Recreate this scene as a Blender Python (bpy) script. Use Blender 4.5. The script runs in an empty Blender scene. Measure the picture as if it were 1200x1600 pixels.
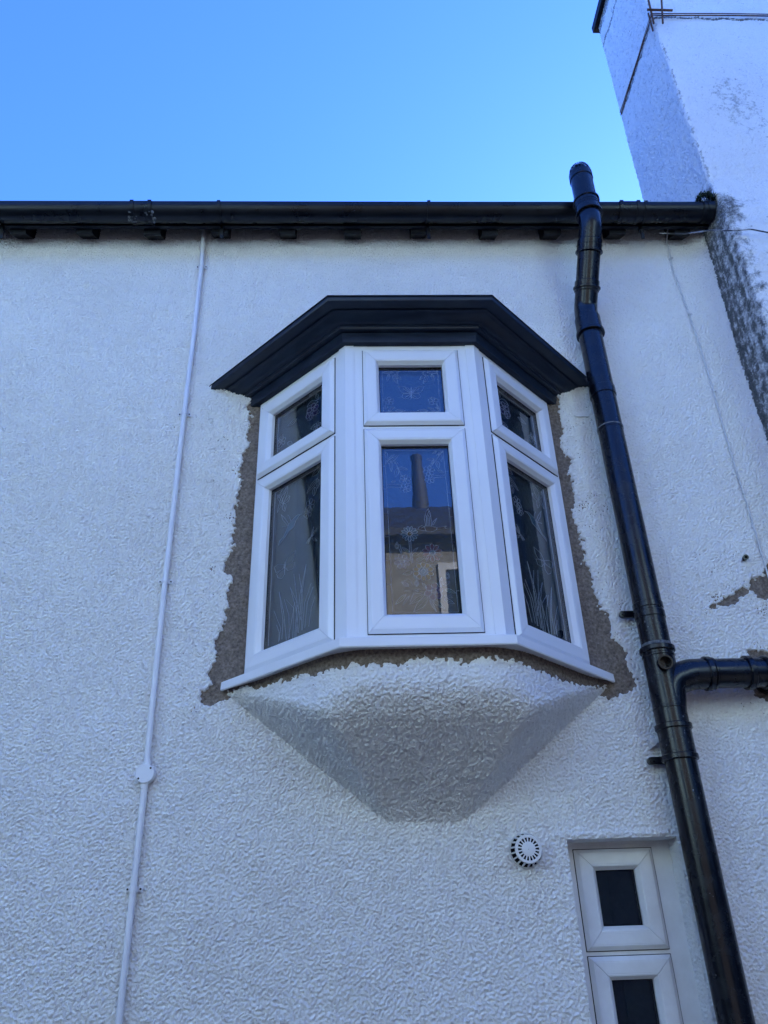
import bpy, math, random
import numpy as np
from mathutils import Matrix, Vector
random.seed(7)
rng = np.random.default_rng(11)
sc = bpy.context.scene
COL = sc.collection
R_ = math.radians

# ------------------------------------------------------------------ camera
def cam_axes(p, y, r):
    fwd = Vector((math.cos(p)*math.sin(y), math.cos(p)*math.cos(y), math.sin(p)))
    right = Vector((math.cos(y), -math.sin(y), 0)); up = right.cross(fwd)
    return math.cos(r)*right+math.sin(r)*up, math.cos(r)*up-math.sin(r)*right, fwd
cd = bpy.data.cameras.new('camera'); cam = bpy.data.objects.new('camera', cd); COL.objects.link(cam)
cr, cu, cf = cam_axes(R_(29.362), R_(2.435), R_(-1.933))
m = Matrix((cr, cu, -cf)).transposed().to_4x4(); m.translation = (0, -2.8, 1.6); cam.matrix_world = m
cd.sensor_fit = 'VERTICAL'; cd.sensor_height = 36; cd.lens = 1202/1600*36
cd.clip_start = .05; cd.clip_end = 2000
sc.camera = cam

# ------------------------------------------------------------------ sky, sun, exposure
TINT = (.345, .59, 1.25)     # cool white balance of the phone
SUN_EL, SUN_AZ = R_(22), R_(40)          # azimuth from +Y (behind the house) towards +X
w = bpy.data.worlds.new('World'); sc.world = w; w.use_nodes = True
nt = w.node_tree; nt.nodes.clear()
sky = nt.nodes.new('ShaderNodeTexSky'); sky.sky_type = 'NISHITA'; sky.sun_disc = False
sky.sun_elevation = SUN_EL; sky.sun_rotation = SUN_AZ
sky.air_density = 1.0; sky.dust_density = 0.6; sky.ozone_density = 4.0
bg = nt.nodes.new('ShaderNodeBackground'); bg.inputs['Strength'].default_value = 0.15
wo = nt.nodes.new('ShaderNodeOutputWorld')
tint = nt.nodes.new('ShaderNodeMix'); tint.data_type = 'RGBA'; tint.blend_type = 'MULTIPLY'; tint.inputs[0].default_value = 1; tint.inputs[7].default_value = (*TINT, 1)
nt.links.new(sky.outputs[0], tint.inputs[6]); nt.links.new(tint.outputs[2], bg.inputs[0]); nt.links.new(bg.outputs[0], wo.inputs[0])
sl = bpy.data.lights.new('sun', 'SUN'); sl.energy = 5.0; sl.angle = R_(.5); sl.color = (1, .99, .97)
so = bpy.data.objects.new('sun', sl); COL.objects.link(so)
sdir = Vector((math.sin(SUN_AZ)*math.cos(SUN_EL), math.cos(SUN_AZ)*math.cos(SUN_EL), math.sin(SUN_EL)))
so.rotation_euler = (-sdir).to_track_quat('-Z', 'Y').to_euler(); so.location = (0, 0, 30)
sc.view_settings.view_transform = 'Standard'; sc.view_settings.look = 'None'
sc.view_settings.exposure = 2.0; sc.view_settings.gamma = 1
sc.cycles.max_bounces = 8; sc.cycles.diffuse_bounces = 5; sc.cycles.transparent_max_bounces = 12

# ------------------------------------------------------------------ material helpers
def new_mat(name):
    m = bpy.data.materials.new(name); m.use_nodes = True
    return m, m.node_tree, m.node_tree.nodes['Principled BSDF']
def N(nt, typ, **kw):
    n = nt.nodes.new(typ)
    for k, v in kw.items():
        if k in n.inputs.keys(): n.inputs[k].default_value = v
        else: setattr(n, k, v)
    return n
def noise_mat(name, c0, c1, scale=8, rough=.6, bump=0, bscale=60, detail=5, bdist=.002, spec=.5, rough2=None, lo=.35, hi=.65, coat=0, stretch=None):
    m, nt, b = new_mat(name)
    tc = N(nt, 'ShaderNodeTexCoord'); src = tc.outputs['Object']
    if stretch:
        mp = N(nt, 'ShaderNodeMapping'); mp.inputs['Scale'].default_value = stretch
        nt.links.new(src, mp.inputs[0]); src = mp.outputs[0]
    n = N(nt, 'ShaderNodeTexNoise', Scale=scale, Detail=detail, Roughness=.6); nt.links.new(src, n.inputs['Vector'])
    r = N(nt, 'ShaderNodeValToRGB'); r.color_ramp.elements[0].color = (*c0, 1); r.color_ramp.elements[1].color = (*c1, 1)
    r.color_ramp.elements[0].position = lo; r.color_ramp.elements[1].position = hi
    nt.links.new(n.outputs[0], r.inputs[0]); nt.links.new(r.outputs[0], b.inputs['Base Color'])
    b.inputs['Roughness'].default_value = rough; b.inputs['Specular IOR Level'].default_value = spec
    if coat: b.inputs['Coat Weight'].default_value = coat
    if rough2 is not None:
        mr = N(nt, 'ShaderNodeMapRange'); mr.inputs['To Min'].default_value = rough; mr.inputs['To Max'].default_value = rough2
        mr.inputs['From Min'].default_value = .3; mr.inputs['From Max'].default_value = .7
        nt.links.new(n.outputs[0], mr.inputs[0]); nt.links.new(mr.outputs[0], b.inputs['Roughness'])
    if bump:
        n2 = N(nt, 'ShaderNodeTexNoise', Scale=bscale, Detail=4, Roughness=.6); nt.links.new(src, n2.inputs['Vector'])
        bp = N(nt, 'ShaderNodeBump', Strength=bump, Distance=bdist)
        nt.links.new(n2.outputs[0], bp.inputs['Height']); nt.links.new(bp.outputs[0], b.inputs['Normal'])
    return m

def render_mat(name, coarse=False):
    """white painted roughcast: paint colour, faint grime, fine grit; 'stain' vertex value = algae"""
    m, nt, b = new_mat(name)
    tc = N(nt, 'ShaderNodeTexCoord')
    n1 = N(nt, 'ShaderNodeTexNoise', Scale=1.7, Detail=6, Roughness=.6); nt.links.new(tc.outputs['Object'], n1.inputs['Vector'])
    r1 = N(nt, 'ShaderNodeValToRGB')
    r1.color_ramp.elements[0].color = (.81, .805, .79, 1); r1.color_ramp.elements[1].color = (.86, .86, .85, 1)
    r1.color_ramp.elements[0].position = .3; r1.color_ramp.elements[1].position = .6
    if coarse: r1.color_ramp.elements[0].color = (.66, .655, .64, 1); r1.color_ramp.elements[1].color = (.74, .74, .73, 1)  # darker colour painted in for the shade between bumps this wall lacks
    nt.links.new(n1.outputs[0], r1.inputs[0])
    # specks of lost paint
    n2 = N(nt, 'ShaderNodeTexNoise', Scale=75, Detail=2, Roughness=.5); nt.links.new(tc.outputs['Object'], n2.inputs['Vector'])
    n3 = N(nt, 'ShaderNodeTexNoise', Scale=4, Detail=4, Roughness=.6); nt.links.new(tc.outputs['Object'], n3.inputs['Vector'])
    ad = N(nt, 'ShaderNodeMath', operation='MULTIPLY_ADD'); ad.inputs[1].default_value = .45
    nt.links.new(n3.outputs[0], ad.inputs[0]); nt.links.new(n2.outputs[0], ad.inputs[2])
    sp = N(nt, 'ShaderNodeMapRange'); sp.inputs['From Min'].default_value = .985; sp.inputs['From Max'].default_value = 1.05
    nt.links.new(ad.outputs[0], sp.inputs[0])
    mx = N(nt, 'ShaderNodeMix', data_type='RGBA'); mx.inputs[7].default_value = (.36, .31, .26, 1)
    nt.links.new(sp.outputs[0], mx.inputs[0]); nt.links.new(r1.outputs[0], mx.inputs[6])
    at = N(nt, 'ShaderNodeAttribute', attribute_name='stain')
    n4 = N(nt, 'ShaderNodeTexNoise', Scale=62, Detail=4, Roughness=.7); nt.links.new(tc.outputs['Object'], n4.inputs['Vector'])
    # stain threshold broken up by grain
    s1 = N(nt, 'ShaderNodeMath', operation='MULTIPLY_ADD'); s1.inputs[1].default_value = 1.7; s1.inputs[2].default_value = -.85
    nt.links.new(n4.outputs[0], s1.inputs[0])
    s2 = N(nt, 'ShaderNodeMath', operation='ADD'); nt.links.new(s1.outputs[0], s2.inputs[0]); nt.links.new(at.outputs['Fac'], s2.inputs[1])
    s3 = N(nt, 'ShaderNodeMapRange'); s3.inputs['From Min'].default_value = .28; s3.inputs['From Max'].default_value = .85
    nt.links.new(s2.outputs[0], s3.inputs[0])
    s4 = N(nt, 'ShaderNodeMath', operation='MULTIPLY'); s4.inputs[1].default_value = .94
    nt.links.new(s3.outputs[0], s4.inputs[0])
    r2 = N(nt, 'ShaderNodeValToRGB'); r2.color_ramp.elements[0].color = (.022, .026, .024, 1); r2.color_ramp.elements[1].color = (.13, .13, .125, 1)
    r2.color_ramp.elements[0].position = .40; r2.color_ramp.elements[1].position = .66
    nt.links.new(n4.outputs[0], r2.inputs[0])
    mx2 = N(nt, 'ShaderNodeMix', data_type='RGBA')
    nt.links.new(s4.outputs[0], mx2.inputs[0]); nt.links.new(mx.outputs[2], mx2.inputs[6]); nt.links.new(r2.outputs[0], mx2.inputs[7])
    nt.links.new(mx2.outputs[2], b.inputs['Base Color'])
    b.inputs['Roughness'].default_value = .75; b.inputs['Specular IOR Level'].default_value = .3
    nw = N(nt, 'ShaderNodeTexNoise', Scale=60, Detail=2); nt.links.new(tc.outputs['Object'], nw.inputs['Vector'])
    wv = N(nt, 'ShaderNodeVectorMath', operation='MULTIPLY_ADD'); wv.inputs[1].default_value = (.006,)*3
    nt.links.new(nw.outputs['Color'], wv.inputs[0]); nt.links.new(tc.outputs['Object'], wv.inputs[2])
    vo = N(nt, 'ShaderNodeTexVoronoi', feature='F1', Scale=92, Randomness=1.0); nt.links.new(wv.outputs[0], vo.inputs['Vector'])
    nb = N(nt, 'ShaderNodeTexNoise', Scale=100, Detail=3, Roughness=.55); nt.links.new(tc.outputs['Object'], nb.inputs['Vector'])
    vm = N(nt, 'ShaderNodeMath', operation='MULTIPLY_ADD'); vm.inputs[1].default_value = -.55
    nt.links.new(vo.outputs['Distance'], vm.inputs[0]); nt.links.new(nb.outputs[0], vm.inputs[2])
    bp = N(nt, 'ShaderNodeBump', Strength=.75, Distance=.0065)
    nt.links.new(vm.outputs[0], bp.inputs['Height'])
    last = bp
    if coarse:
        nb2 = N(nt, 'ShaderNodeTexNoise', Scale=38, Detail=3, Roughness=.6); nt.links.new(tc.outputs['Object'], nb2.inputs['Vector'])
        bp2 = N(nt, 'ShaderNodeBump', Strength=.9, Distance=.014)
        nt.links.new(nb2.outputs[0], bp2.inputs['Height']); nt.links.new(bp.outputs[0], bp2.inputs['Normal']); last = bp2
    nt.links.new(last.outputs[0], b.inputs['Normal'])
    return m

def glass_mat():
    m, nt, b = new_mat('clear_glass'); nt.nodes.remove(b)
    out = nt.nodes['Material Output']
    fr = N(nt, 'ShaderNodeFresnel', IOR=1.95)
    tr = N(nt, 'ShaderNodeBsdfTransparent'); tr.inputs[0].default_value = (.92, .95, .96, 1)
    gl = N(nt, 'ShaderNodeBsdfGlossy', Roughness=.0); gl.inputs[0].default_value = (1, 1, 1, 1)
    tc = N(nt, 'ShaderNodeTexCoord'); n = N(nt, 'ShaderNodeTexNoise', Scale=26, Detail=1); nt.links.new(tc.outputs['Object'], n.inputs['Vector'])
    bp = N(nt, 'ShaderNodeBump', Strength=.006, Distance=.006); nt.links.new(n.outputs[0], bp.inputs['Height']); nt.links.new(bp.outputs[0], gl.inputs['Normal'])
    mx = N(nt, 'ShaderNodeMixShader')
    ge = N(nt, 'ShaderNodeNewGeometry'); inv = N(nt, 'ShaderNodeMath', operation='SUBTRACT'); inv.inputs[0].default_value = 1; nt.links.new(ge.outputs['Backfacing'], inv.inputs[1])
    mu = N(nt, 'ShaderNodeMath', operation='MULTIPLY'); nt.links.new(fr.outputs[0], mu.inputs[0]); nt.links.new(inv.outputs[0], mu.inputs[1])
    nt.links.new(mu.outputs[0], mx.inputs[0]); nt.links.new(tr.outputs[0], mx.inputs[1]); nt.links.new(gl.outputs[0], mx.inputs[2])
    nt.links.new(mx.outputs[0], out.inputs[0])
    return m
def obscure_mat(name, base, rough, bump, scale):
    m, nt, b = new_mat(name)
    b.inputs['Base Color'].default_value = (*base, 1); b.inputs['Roughness'].default_value = rough; b.inputs['IOR'].default_value = 1.6
    tc = N(nt, 'ShaderNodeTexCoord'); mp = N(nt, 'ShaderNodeMapping'); mp.inputs['Scale'].default_value = (1, 1, .75)
    nt.links.new(tc.outputs['Object'], mp.inputs[0])
    n = N(nt, 'ShaderNodeTexNoise', Scale=scale, Detail=2, Roughness=.45, Distortion=.6); nt.links.new(mp.outputs[0], n.inputs['Vector'])
    bp = N(nt, 'ShaderNodeBump', Strength=bump, Distance=.004); nt.links.new(n.outputs[0], bp.inputs['Height'])
    nt.links.new(bp.outputs[0], b.inputs['Normal'])
    return m
def plain(name, c, rough=.5, spec=.5, metal=0):
    m, nt, b = new_mat(name); b.inputs['Base Color'].default_value = (*c, 1)
    b.inputs['Roughness'].default_value = rough; b.inputs['Specular IOR Level'].default_value = spec; b.inputs['Metallic'].default_value = metal
    return m

M = dict(
    render=render_mat('painted_roughcast'), render_far=render_mat('painted_roughcast_far', True),
    mortar=noise_mat('sand_cement', (.10, .080, .063), (.31, .25, .20), 95, .95, .8, 260, 6, .003, .2, lo=.3, hi=.7),
    upvc=noise_mat('white_upvc', (.80, .81, .82), (.84, .845, .85), 3, .28, .04, 30, 3, .001, .5),
    upvc_old=noise_mat('aged_white_upvc', (.70, .695, .68), (.80, .80, .79), 9, .38, .05, 40, 5, .001, .4),
    pvc_white=noise_mat('white_conduit_pvc', (.76, .77, .79), (.82, .82, .83), 5, .38, .03, 30),
    black=noise_mat('black_upvc', (.003, .004, .007), (.007, .009, .013), 14, .18, .05, 24, 5, .001, .40, rough2=.34),
    black_old=noise_mat('weathered_black_upvc', (.003, .0042, .007), (.008, .010, .014), 10, .22, .06, 24, 5, .001, .28, rough2=.42),
    blackpaint=noise_mat('black_gloss_paint', (.005, .011, .024), (.012, .022, .042), 9, .30, .25, 35, 6, .003, .35, rough2=.5, stretch=(1, 1, 3)),
    timber=noise_mat('black_painted_timber', (.004, .005, .008), (.010, .012, .016), 12, .55, .3, 50, spec=.25),
    lead=noise_mat('lead_strip', (.36, .37, .42), (.50, .51, .56), 60, .4, 0, 1, spec=.6),
    glass=glass_mat(),
    obscure=obscure_mat('obscure_glass', (.014, .022, .028), .05, .28, 85),
    obscure_plain=obscure_mat('plain_glass', (.010, .016, .018), .05, .03, 12),
    dark=plain('dark_gap', (.01, .01, .012), .8, .2),
    screw=plain('screw_dark', (.03, .03, .035), .4, .5, .6),
    wire=noise_mat('white_cable', (.55, .55, .55), (.72, .72, .72), 30, .45),
    wire_dark=noise_mat('grey_cable', (.05, .05, .055), (.45, .45, .46), 6, .5, lo=.52, hi=.6),
    rust=noise_mat('rusty_iron', (.05, .022, .012), (.17, .075, .04), 60, .85, .5, 200),
    moss=noise_mat('moss_leaf', (.012, .03, .012), (.035, .065, .02), 60, .8),
    crust=noise_mat('limescale_crust', (.06, .07, .075), (.20, .21, .22), 70, .9, .5, 150),
    ground=noise_mat('asphalt_ground', (.045, .045, .045), (.085, .083, .08), 4, .9, .5, 60, 8, .004),
    ochre=noise_mat('ochre_render', (.12, .113, .10), (.17, .16, .14), 5, .9, .6, 60, 6, .004),
    bounce_aqua=noise_mat('aqua_bounce_paint', (.53, .78, .79), (.60, .85, .87), 5, .9, .4, 60),  # pale aqua, picked to cool the light bounced onto the wall
    ochre_trim=noise_mat('grey_window_paint', (.30, .30, .29), (.38, .38, .37), 9, .5),
    slate=noise_mat('dark_slate', (.007, .008, .010), (.018, .019, .022), 14, .7, .4, 40),
    brick=noise_mat('dark_brick', (.04, .036, .036), (.085, .072, .068), 18, .9, .5, 60),
    blue=plain('blue_tape', (.10, .35, .75), .5),
)
STC = [(.05, .10, .14), (.10, .055, .012), (.07, .012, .035), (.11, .05, .055), (.10, .085, .11), (.03, .012, .06), (.014, .035, .028), (.08, .08, .03), (.008, .007, .01)]
STM = [plain('stained_%s' % n, c, .15) for n, c in zip(('teal', 'amber', 'magenta', 'pink', 'mauve', 'purple', 'green', 'lime', 'black'), STC)]

# ------------------------------------------------------------------ mesh helpers
def link(o, parent=None, label=None, cat=None, group=None, kind=None):
    COL.objects.link(o)
    if parent is not None: o.parent = parent
    if label: o['label'] = label
    if cat: o['category'] = cat
    if group: o['group'] = group
    if kind: o['kind'] = kind
    return o
def empty(name, loc, label, cat, group=None):
    o = bpy.data.objects.new(name, None); o.location = loc; o.empty_display_size = .1
    return link(o, None, label, cat, group)
class MB:
    def __init__(s): s.v = []; s.f = []; s.mi = []
    def add(s, vs, fs, mi=0):
        o = len(s.v); s.v += [tuple(map(float, p)) for p in vs]; s.f += [tuple(i+o for i in f) for f in fs]; s.mi += [mi]*len(fs)
    def box(s, a, b, mi=0, T=None):
        (x0, y0, z0), (x1, y1, z1) = a, b
        vs = [(x0, y0, z0), (x1, y0, z0), (x1, y1, z0), (x0, y1, z0), (x0, y0, z1), (x1, y0, z1), (x1, y1, z1), (x0, y1, z1)]
        if T: vs = [T(p) for p in vs]
        s.add(vs, [(3, 2, 1, 0), (4, 5, 6, 7), (0, 1, 5, 4), (1, 2, 6, 5), (2, 3, 7, 6), (3, 0, 4, 7)], mi)
    def loft(s, rings, closed=True, caps=True, mi=0):
        n = len(rings[0]); vs = [p for r in rings for p in r]; fs = []
        for i in range(len(rings)-1):
            for j in range(n if closed else n-1):
                k = (j+1) % n; fs.append((i*n+j, i*n+k, (i+1)*n+k, (i+1)*n+j))
        if caps and closed:
            fs.append(tuple(reversed(range(n)))); fs.append(tuple(range((len(rings)-1)*n, len(rings)*n)))
        s.add(vs, fs, mi)
    def tube(s, path, rad, seg=24, caps=True, mi=0):
        path = [Vector(p) for p in path]; rads = rad if isinstance(rad, (list, tuple)) else [rad]*len(path)
        rings = []; ref = None
        for i, p in enumerate(path):
            a = path[max(i-1, 0)]; b = path[min(i+1, len(path)-1)]; t = (b-a)
            if t.length < 1e-9: t = Vector((0, 0, 1)) if ref is None else lt
            t.normalize(); lt = t
            if ref is None: ref = t.orthogonal().normalized()
            ref = (ref-t*ref.dot(t)).normalized(); bi = t.cross(ref)
            rings.append([p+(ref*math.cos(2*math.pi*k/seg)+bi*math.sin(2*math.pi*k/seg))*rads[i] for k in range(seg)])
        s.loft(rings, True, caps, mi)
    def obj(s, name, mat, parent=None, smooth=False, recalc=True, **kw):
        me = bpy.data.meshes.new(name); me.from_pydata(s.v, [], s.f)
        mats = mat if isinstance(mat, (list, tuple)) else [mat]
        for mm in mats: me.materials.append(M[mm] if isinstance(mm, str) else mm)
        me.polygons.foreach_set('material_index', s.mi)
        if recalc:
            import bmesh
            bm = bmesh.new(); bm.from_mesh(me); bmesh.ops.recalc_face_normals(bm, faces=bm.faces); bm.to_mesh(me); bm.free()
        if smooth:
            me.polygons.foreach_set('use_smooth', [True]*len(me.polygons)); me.set_sharp_from_angle(angle=R_(38))
        me.update()
        return link(bpy.data.objects.new(name, me), parent, **kw)
def fillet(pts, r, n=8):
    """polyline with rounded corners"""
    pts = [Vector(p) for p in pts]; out = [pts[0]]
    for i in range(1, len(pts)-1):
        a = (pts[i-1]-pts[i]).normalized(); b = (pts[i+1]-pts[i]).normalized()
        ang = a.angle(b); d = min(r/math.tan(ang/2), .49*(pts[i-1]-pts[i]).length, .49*(pts[i+1]-pts[i]).length)
        p0 = pts[i]+a*d; p1 = pts[i]+b*d
        for k in range(n+1):
            t = k/n; out.append(p0*(1-t)**2+pts[i]*2*t*(1-t)+p1*t*t)
    out.append(pts[-1]); return out
def at(p, z0, z1): # ring tube along z helper
    return [(p[0], p[1], z0), (p[0], p[1], z1)]

# ------------------------------------------------------------------ roughcast relief
G = .0037
X0, X1, Z0, Z1 = -2.10, 1.90, 1.05, 4.93
nx, nz = int(round((X1-X0)/G))+1, int(round((Z1-Z0)/G))+1
def sstep(a, b, x): t = np.clip((x-a)/(b-a), 0, 1); return t*t*(3-2*t)
def band(shape, lam, width=.45, seed=0, ax=1., az=1.):
    r = np.random.default_rng(seed); wn = r.standard_normal(shape)
    fx = np.fft.fftfreq(shape[0], G)[:, None]*ax; fz = np.fft.rfftfreq(shape[1], G)[None, :]*az
    k = np.sqrt(fx**2+fz**2)+1e-9
    fil = np.exp(-(np.log(k*lam)/width)**2)
    f = np.fft.irfft2(np.fft.rfft2(wn)*fil, s=shape); return f/f.std()
def relief(shape, seed):
    r = np.random.default_rng(seed); wn = r.standard_normal(shape)
    fx = np.fft.fftfreq(shape[0], G)[:, None]*.88; fz = np.fft.rfftfreq(shape[1], G)[None, :]
    k = np.sqrt(fx**2+fz**2)+1e-9
    fil = (k*.02)**-.12/(1+(.026*k)**-4)/(1+(k*.0078)**8)
    a = np.fft.irfft2(np.fft.rfft2(wn)*fil, s=shape); a /= a.std()
    d = band(shape, .35, .6, seed+3); e = band(shape, .075, .5, seed+4); g_ = sstep(-1.5, 1.2, band(shape, .25, .6, seed+5))
    h = .0040*(np.tanh(a*1.25)-.18*np.clip(-a-1.1, 0, 1.2)*4)*(.96+.08*g_) + .0005*e + .0009*d
    return h            # metres, positive = out of the wall
FIELD = relief((nx, nz), 3)
def sample(F, x, z):
    i = (np.asarray(x)-X0)/G % (F.shape[0]-1); j = (np.asarray(z)-Z0)/G % (F.shape[1]-1)
    i0 = np.floor(i).astype(int); j0 = np.floor(j).astype(int); a = i-i0; b = j-j0
    i1 = np.minimum(i0+1, F.shape[0]-1); j1 = np.minimum(j0+1, F.shape[1]-1)
    return F[i0, j0]*(1-a)*(1-b)+F[i1, j0]*a*(1-b)+F[i0, j1]*(1-a)*b+F[i1, j1]*a*b
def poly_sd(x, z, poly):
    """signed distance to polygon, negative inside"""
    P = np.array(poly, float); d = np.full(x.shape, 1e9); ins = np.zeros(x.shape, bool)
    for k in range(len(P)):
        a, b = P[k], P[(k+1) % len(P)]; e = b-a; L2 = (e@e)+1e-12
        t = np.clip(((x-a[0])*e[0]+(z-a[1])*e[1])/L2, 0, 1)
        d = np.minimum(d, (x-a[0]-t*e[0])**2+(z-a[1]-t*e[1])**2)
        c = (a[1] > z) != (b[1] > z)
        with np.errstate(divide='ignore', invalid='ignore'):
            xi = a[0]+(z-a[1])*e[0]/(e[1] if abs(e[1]) > 1e-12 else 1e-12)
        ins ^= c & (x < xi)
    return np.where(ins, -1, 1)*np.sqrt(d)
def grid_obj(name, P, mat, parent=None, keep=None, attr=None, **kw):
    """P: (n,m,3) vertex grid"""
    n, m_ = P.shape[:2]; idx = np.arange(n*m_).reshape(n, m_)
    q = np.stack([idx[:-1, :-1], idx[1:, :-1], idx[1:, 1:], idx[:-1, 1:]], -1).reshape(-1, 4)
    if keep is not None: q = q[keep.reshape(-1)]
    used = np.zeros(n*m_, bool); used[q.reshape(-1)] = True
    remap = np.cumsum(used)-1; V = P.reshape(-1, 3)[used]; q = remap[q]
    me = bpy.data.meshes.new(name); me.vertices.add(len(V)); me.vertices.foreach_set('co', V.astype(np.float32).ravel())
    me.loops.add(q.size); me.loops.foreach_set('vertex_index', q.astype(np.int32).ravel())
    me.polygons.add(len(q)); me.polygons.foreach_set('loop_start', np.arange(0, q.size, 4, dtype=np.int32))
    me.polygons.foreach_set('use_smooth', np.ones(len(q), bool))
    me.materials.append(M[mat]); me.update(calc_edges=True)
    if attr:
        for k, a in attr.items():
            at_ = me.attributes.new(k, 'FLOAT', 'POINT'); at_.data.foreach_set('value', a.reshape(-1)[used].astype(np.float32))
    return link(bpy.data.objects.new(name, me), parent, **kw)

# ================================================================== GROUND
g = MB(); g.add([(-400, -400, 0), (400, -400, 0), (400, 400, 0), (-400, 400, 0)], [(0, 1, 2, 3)])
g.obj('ground', 'ground', kind='structure')

# ================================================================== HOUSE
house = empty('house', (0, 0, 0), 'white roughcast house wall with projecting bay window and tall chimney breast', 'house')
CX = .229
PATCH_L = [(-.47,3.80),(-.478,3.735),(-.46,3.69),(-.457,3.63),(-.477,3.56),(-.466,3.52),(-.485,3.445),(-.503,3.39),(-.483,3.35),(-.487,3.28),(-.494,3.205),(-.497,3.14),(-.490,3.065),(-.518,2.965),(-.497,2.89),(-.508,2.80),(-.503,2.715),(-.527,2.66),(-.542,2.585),(-.531,2.555),(-.552,2.495),(-.545,2.465),(-.572,2.402),(-.560,2.380),(-.53,2.375),(-.505,2.385),(-.47,2.41),(-.40,2.42),(-.2,2.42),(-.2,3.8)]
PATCH_R = [(.93,3.80),(.938,3.745),(.928,3.655),(.936,3.60),(.906,3.50),(.945,3.43),(.925,3.33),(.937,3.265),(.917,3.165),(.925,3.07),(.928,2.975),(.935,2.865),(.955,2.76),(.985,2.69),(.983,2.61),(1.02,2.56),(1.032,2.46),(1.044,2.43),(1.02,2.402),(.945,2.378),(.91,2.39),(.86,2.41),(.65,2.42),(.65,3.8)]
PATCH_A = [(1.80,2.95),(1.68,2.91),(1.655,2.875),(1.628,2.857),(1.61,2.84),(1.582,2.832),(1.572,2.808),(1.55,2.814),(1.535,2.796),(1.50,2.782),(1.46,2.760),(1.42,2.742),(1.415,2.732),(1.47,2.742),(1.51,2.757),(1.54,2.775),(1.575,2.788),(1.61,2.768),(1.645,2.757),(1.80,2.76)]
PATCH_B = [(1.485,2.515),(1.505,2.54),(1.56,2.545),(1.66,2.53),(1.70,2.42),(1.62,2.33),(1.52,2.35),(1.465,2.385),(1.47,2.45)]
SW = dict(x0=.702, x1=1.078, z1=1.895)    # opening of the small window
xs = X0+G*np.arange(nx); zs = Z0+G*np.arange(nz)
XX, ZZ = np.meshgrid(xs, zs, indexing='ij')
E1 = band((nx, nz), .028, .5, 91); E2 = band((nx, nz), .10, .5, 92)
def mask_of(x, z, polys):
    d = np.full(x.shape, 1.)
    for p in polys: d = np.minimum(d, poly_sd(x, z, p))
    return d + .004*sample(E1, x, z) + .006*sample(E2, x, z)
MD = mask_of(XX, ZZ, [PATCH_L, PATCH_R, PATCH_A, PATCH_B])
hole = sstep(.004, -.004, MD)
H = FIELD.copy()
# the wall swells out a little into the chimney corner
H += .05*sstep(1.70, 1.87, XX)**2
H = H + .0025*np.exp(-(MD/.012)**2)*(MD > 0)
PATCHH = -.008 + .0016*sample(relief((nx, nz), 40), XX, ZZ)/.004 * .6
YW = -(H*(1-hole) + (-.028)*hole)
# crisp opening of the small window
i0 = int(round((SW['x0']-X0)/G)); i1 = int(round((SW['x1']-X0)/G)); j1 = int(round((SW['z1']-Z0)/G))
lip = .006*np.exp(-((ZZ-SW['z1']-.012)/.010)**2)*sstep(SW['x0']-.08, SW['x0']-.03, XX)*sstep(SW['x1']+.01, SW['x1']-.05, XX)
YW = YW-lip
keep = np.ones((nx-1, nz-1), bool); keep[i0:i1, :j1] = False; keep[(xs[:-1] > -.30) & (xs[:-1] < .75), :] &= ~((zs[:-1] > 2.52) & (zs[:-1] < 3.66))[None, :]
grime = .22*np.exp(-((XX-1.0)/.05)**2)*(ZZ < 2.0)*0
stain = .18*sstep(.05, .0, np.abs(MD-.006))*(sample(E2, XX, ZZ) > .3) + .34*np.exp(-((XX-1.845)/.03)**2)*sstep(4.2, 4.7, ZZ)
stain = stain + .55*np.exp(-((XX+.665)/.035)**2-((ZZ-3.872-.012*E2)/.006)**2)
streak = band((nx, nz), .18, .5, 71, ax=1., az=.12)
stain = stain + .16*sstep(.6, 2.2, streak)*sstep(3.9, 4.85, ZZ)
wall = grid_obj('wall', np.stack([XX, YW, ZZ], -1), 'render', house, keep, dict(stain=stain), label='white painted roughcast wall face under the eaves')
# reveal of the small window: right jamb, head, left jamb
def jamb(col_x, ys, rows, seedshift, d):
    F = np.zeros((len(ys), rows.stop-rows.start, 3))
    zz = zs[rows]
    for a, y in enumerate(ys):
        F[a, :, 2] = zz
        if a == 0: F[a, :, 0] = col_x; F[a, :, 1] = YW[int(round((col_x-X0)/G)), rows]
        else: F[a, :, 0] = col_x+d*.8*sample(FIELD, np.full(len(zz), y*1.+seedshift), zz)-d*.006*sstep(0, .03, y); F[a, :, 1] = y
    return F
ys = np.concatenate([[0], np.arange(.006, .131, .005)])
grid_obj('window_reveal', jamb(xs[i1], ys, slice(0, j1+1), .9, -1), 'render', house, attr=dict(stain=np.zeros((len(ys), j1+1))))
grid_obj('window_reveal', jamb(xs[i0], ys, slice(0, j1+1), .4, 1), 'render', house, attr=dict(stain=np.zeros((len(ys), j1+1))))
F = np.zeros((i1-i0+1, len(ys), 3))
for a, y in enumerate(ys):
    F[:, a, 0] = xs[i0:i1+1]; F[:, a, 1] = y if a else YW[i0:i1+1, j1]; F[:, a, 2] = zs[j1]-(0 if a == 0 else .002)
grid_obj('window_reveal', F, 'render', house, attr=dict(stain=np.zeros(F.shape[:2])))
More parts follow.
